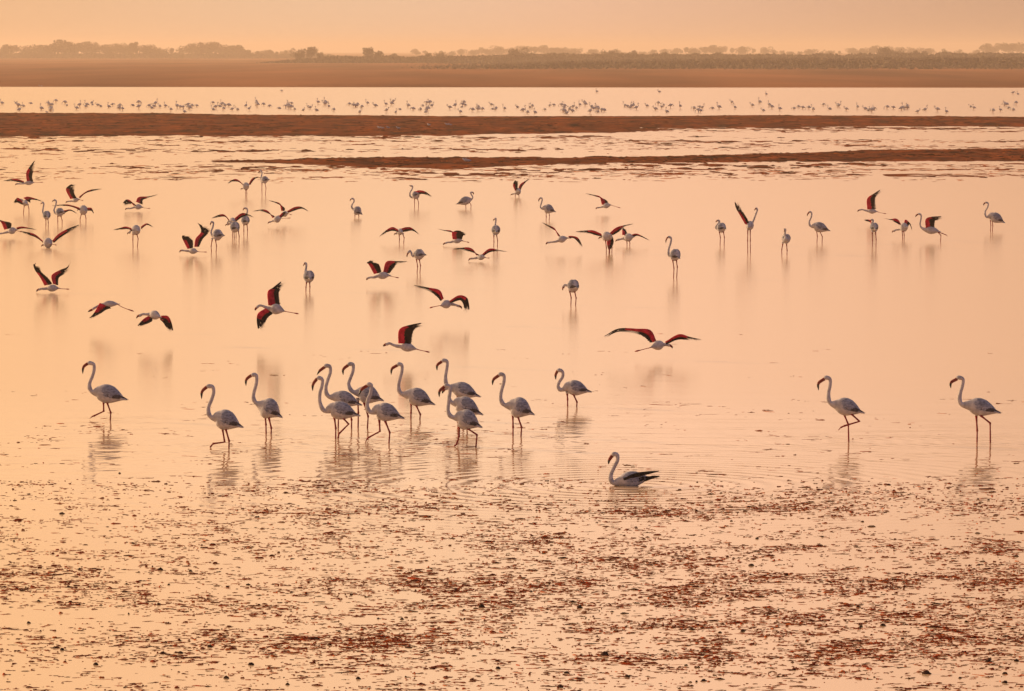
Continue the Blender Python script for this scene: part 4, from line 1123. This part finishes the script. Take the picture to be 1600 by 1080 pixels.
# stubble on the banks
u = rng.uniform(-150, 1750, 26000); v = rng.uniform(174, 266, 26000)
Pw = np.stack([on_water(a, b) for a, b in zip(u, v)])
hb = bank_h(Pw[:, 0], Pw[:, 1])
ok = (hb > .02) & (rng.uniform(size=len(u)) < .25 + 1.2 * (fbm(u / 40, v / 3, 93, 3) - .4))
flecks('stubble', u[ok], v[ok], lambda x, y: bank_h(x, y), .45, (.05, .2), (.02, .075), [(.10, .02, .003), (.05, .009, .001), (.22, .05, .008), (.03, .006, .001)], 'low dead stubble on the brown mudbanks', 'stubble', sink=.03)


def weed(n_try):
    u = rng.uniform(-160, 1760, n_try); v = rng.uniform(520, 1105, n_try)
    ok = rng.uniform(0, 1.0, n_try) < weed_density(u, v)
    # small clusters: every accepted piece drags a few neighbours along its own line
    u, v = u[ok], v[ok]
    rep = rng.integers(1, 4, len(u))
    u = np.repeat(u, rep) + rng.normal(0, 9, rep.sum()); v = np.repeat(v, rep) + rng.normal(0, .8, rep.sum())
    n = len(u)
    Dp = np.stack([on_water(a, b) for a, b in zip(u, v)])
    ppm = F_PX / Dp[:, 1]
    far = v < 748
    ln = np.clip(rng.lognormal(math.log(.054), .62, n), .018, .32) * np.where(far, 1.7, 1.0)
    ang = np.where(rng.uniform(size=n) < .86, rng.normal(0, .22, n), rng.uniform(-1.57, 1.57, n))
    wd = rng.uniform(.0035, .011, n) * (1 + 1.0 * (rng.uniform(size=n) < .10))
    hz = rng.uniform(.003, .0095, n) * np.where(far, .7, 1.0) * (1 + 1.4 * (rng.uniform(size=n) < .08))
    dirx, diry = np.cos(ang), np.sin(ang)
    k = 5
    V = np.zeros((n, k, 3, 3))
    bend = rng.normal(0, .06, (n, k)); bend[:, 0] = 0
    lump = rng.uniform(.45, 1.3, (n, k)); lump[:, 0] *= .4; lump[:, -1] *= .35
    for j in range(k):
        t = (j / (k - 1) - .5) * ln
        cx = Dp[:, 0] + dirx * t - diry * bend[:, j] * ln
        cy = Dp[:, 1] + diry * t + dirx * bend[:, j] * ln
        for s, (o, zz) in enumerate(((-1, -.004), (1, -.004), (0, 1))):
            V[:, j, s, 0] = cx - diry * o * wd * lump[:, j]
            V[:, j, s, 1] = cy + dirx * o * wd * lump[:, j]
            V[:, j, s, 2] = zz if zz < 0 else hz * lump[:, j]
    base = (np.arange(n) * k * 3)[:, None]
    quads = []
    for j in range(k - 1):
        for a, b2 in ((1, 2), (2, 0)):
            quads.append([j * 3 + a, j * 3 + b2, (j + 1) * 3 + b2, (j + 1) * 3 + a])
    Q = (base[:, :, None] + np.array(quads)[None]).reshape(-1, 4)
    pal = np.array([(.13, .017, .005), (.22, .030, .007), (.42, .085, .012), (.045, .009, .005), (.32, .042, .010)])
    ci = pal[rng.choice(5, n, p=[.34, .28, .10, .14, .14])] * rng.uniform(.75, 1.35, (n, 1))
    col = np.repeat(ci, k * 3, axis=0)
    o = fast_mesh('floating_weed', V.reshape(-1, 3), Q, [M['weed']], smooth=True, color=col)
    tag(o, 'red-brown weed scraps floating on the shallow water', 'weed', kind='stuff')


weed(145000)

# dark lumps of mud and root standing out of the water between the weed
CL = []
for s_ in range(3):
    r = np.random.default_rng(500 + s_)
    g = Geo()
    m_ = 7
    C = np.array([(0, 0, -.03), (0, 0, .0), (r.normal(0, .006), 0, .02), (r.normal(0, .01), r.normal(0, .01), .045), (r.normal(0, .012), 0, .058)])
    g.loft(C, [.07, .085, .075, .045, .012], [.06, .075, .065, .04, .012], np.array((1., 0, 0)), 9)
    g.v = [v + r.normal(0, .008, 3) for v in g.v]
    o = mesh('mud_clod', g.v, g.f, [M['clod']], link=False); CL.append(o.data); bpy.data.objects.remove(o)
CLODS = [(1174, 884, 1.3), (752, 949, 1.5), (906, 950, 1.2), (945, 1024, 1.7), (328, 1011, 1.3), (255, 1021, 1.0), (282, 1021, 1.0), (97, 803, 1.0), (187, 740, .9), (150, 1039, .9), (251, 891, 1.1), (298, 893, .9), (124, 890, .9), (388, 914, .9), (264, 914, .7), (198, 913, .7),
         (248, 945, .9), (455, 926, .7), (392, 1039, 1.2), (354, 1060, 1.1), (97, 1016, 1.0), (45, 974, 1.0), (449, 1070, .8), (1448, 1053, 1.4), (1570, 1067, 1.2), (1588, 1033, 1.2), (1545, 1034, 1.0), (1546, 1031, .8), (1380, 978, 1.0), (1345, 980, .9), (1125, 989, .9), (1160, 987, .8),
         (1515, 884, .7), (1530, 883, .7), (1183, 842, .8), (22, 846, .8), (628, 968, .8), (591, 967, .7), (886, 1052, .8), (530, 987, .8), (980, 1058, 1.2), (875, 1074, 1.1), (778, 1045, .9), (1072, 1040, .8), (1100, 1064, .9), (560, 1061, 1.0), (1340, 1017, .9), (1260, 1003, .8), (1500, 1060, .8), (60, 940, .8)]
for i, (u, v, s) in enumerate(CLODS):
    o = bpy.data.objects.new('mud_clod', CL[i % 3]); COL.objects.link(o)
    o.location = on_water(u, v)
    o.rotation_euler = (0, 0, random.uniform(0, 6.28))
    k = s * random.uniform(.40, .56)
    o.scale = (k * random.uniform(.8, 1.2), k, k * random.uniform(.8, 1.1))
    tag(o, 'small dark mud clod poking out of the water among floating weed', 'clod', 'mud clods among the floating weed')

# ------------------------------------------------------------------ haze
def haze_box():
    x, y0, y1, z0, z1 = 9500.0, -400.0, 15000.0, -1.8, 27.0
    v = [(sx * x, y, z) for z in (z0, z1) for (sx, y) in ((-1, y0), (1, y0), (1, y1), (-1, y1))]
    f = [(3, 2, 1, 0), (4, 5, 6, 7), (0, 1, 5, 4), (1, 2, 6, 5), (2, 3, 7, 6), (3, 0, 4, 7)]
    m = bpy.data.materials.new('haze'); m.use_nodes = True
    nt = m.node_tree; nt.nodes.clear()
    out = nt.nodes.new('ShaderNodeOutputMaterial'); pv = nt.nodes.new('ShaderNodeVolumePrincipled')
    pv.inputs['Color'].default_value = (0.98, 0.76, 0.64, 1)
    pv.inputs['Density'].default_value = 0.00017
    pv.inputs['Anisotropy'].default_value = 0.3
    nt.links.new(pv.outputs[0], out.inputs['Volume'])
    o = mesh('haze', v, f, [m], smooth=False)
    tag(o, kind='stuff')


haze_box()
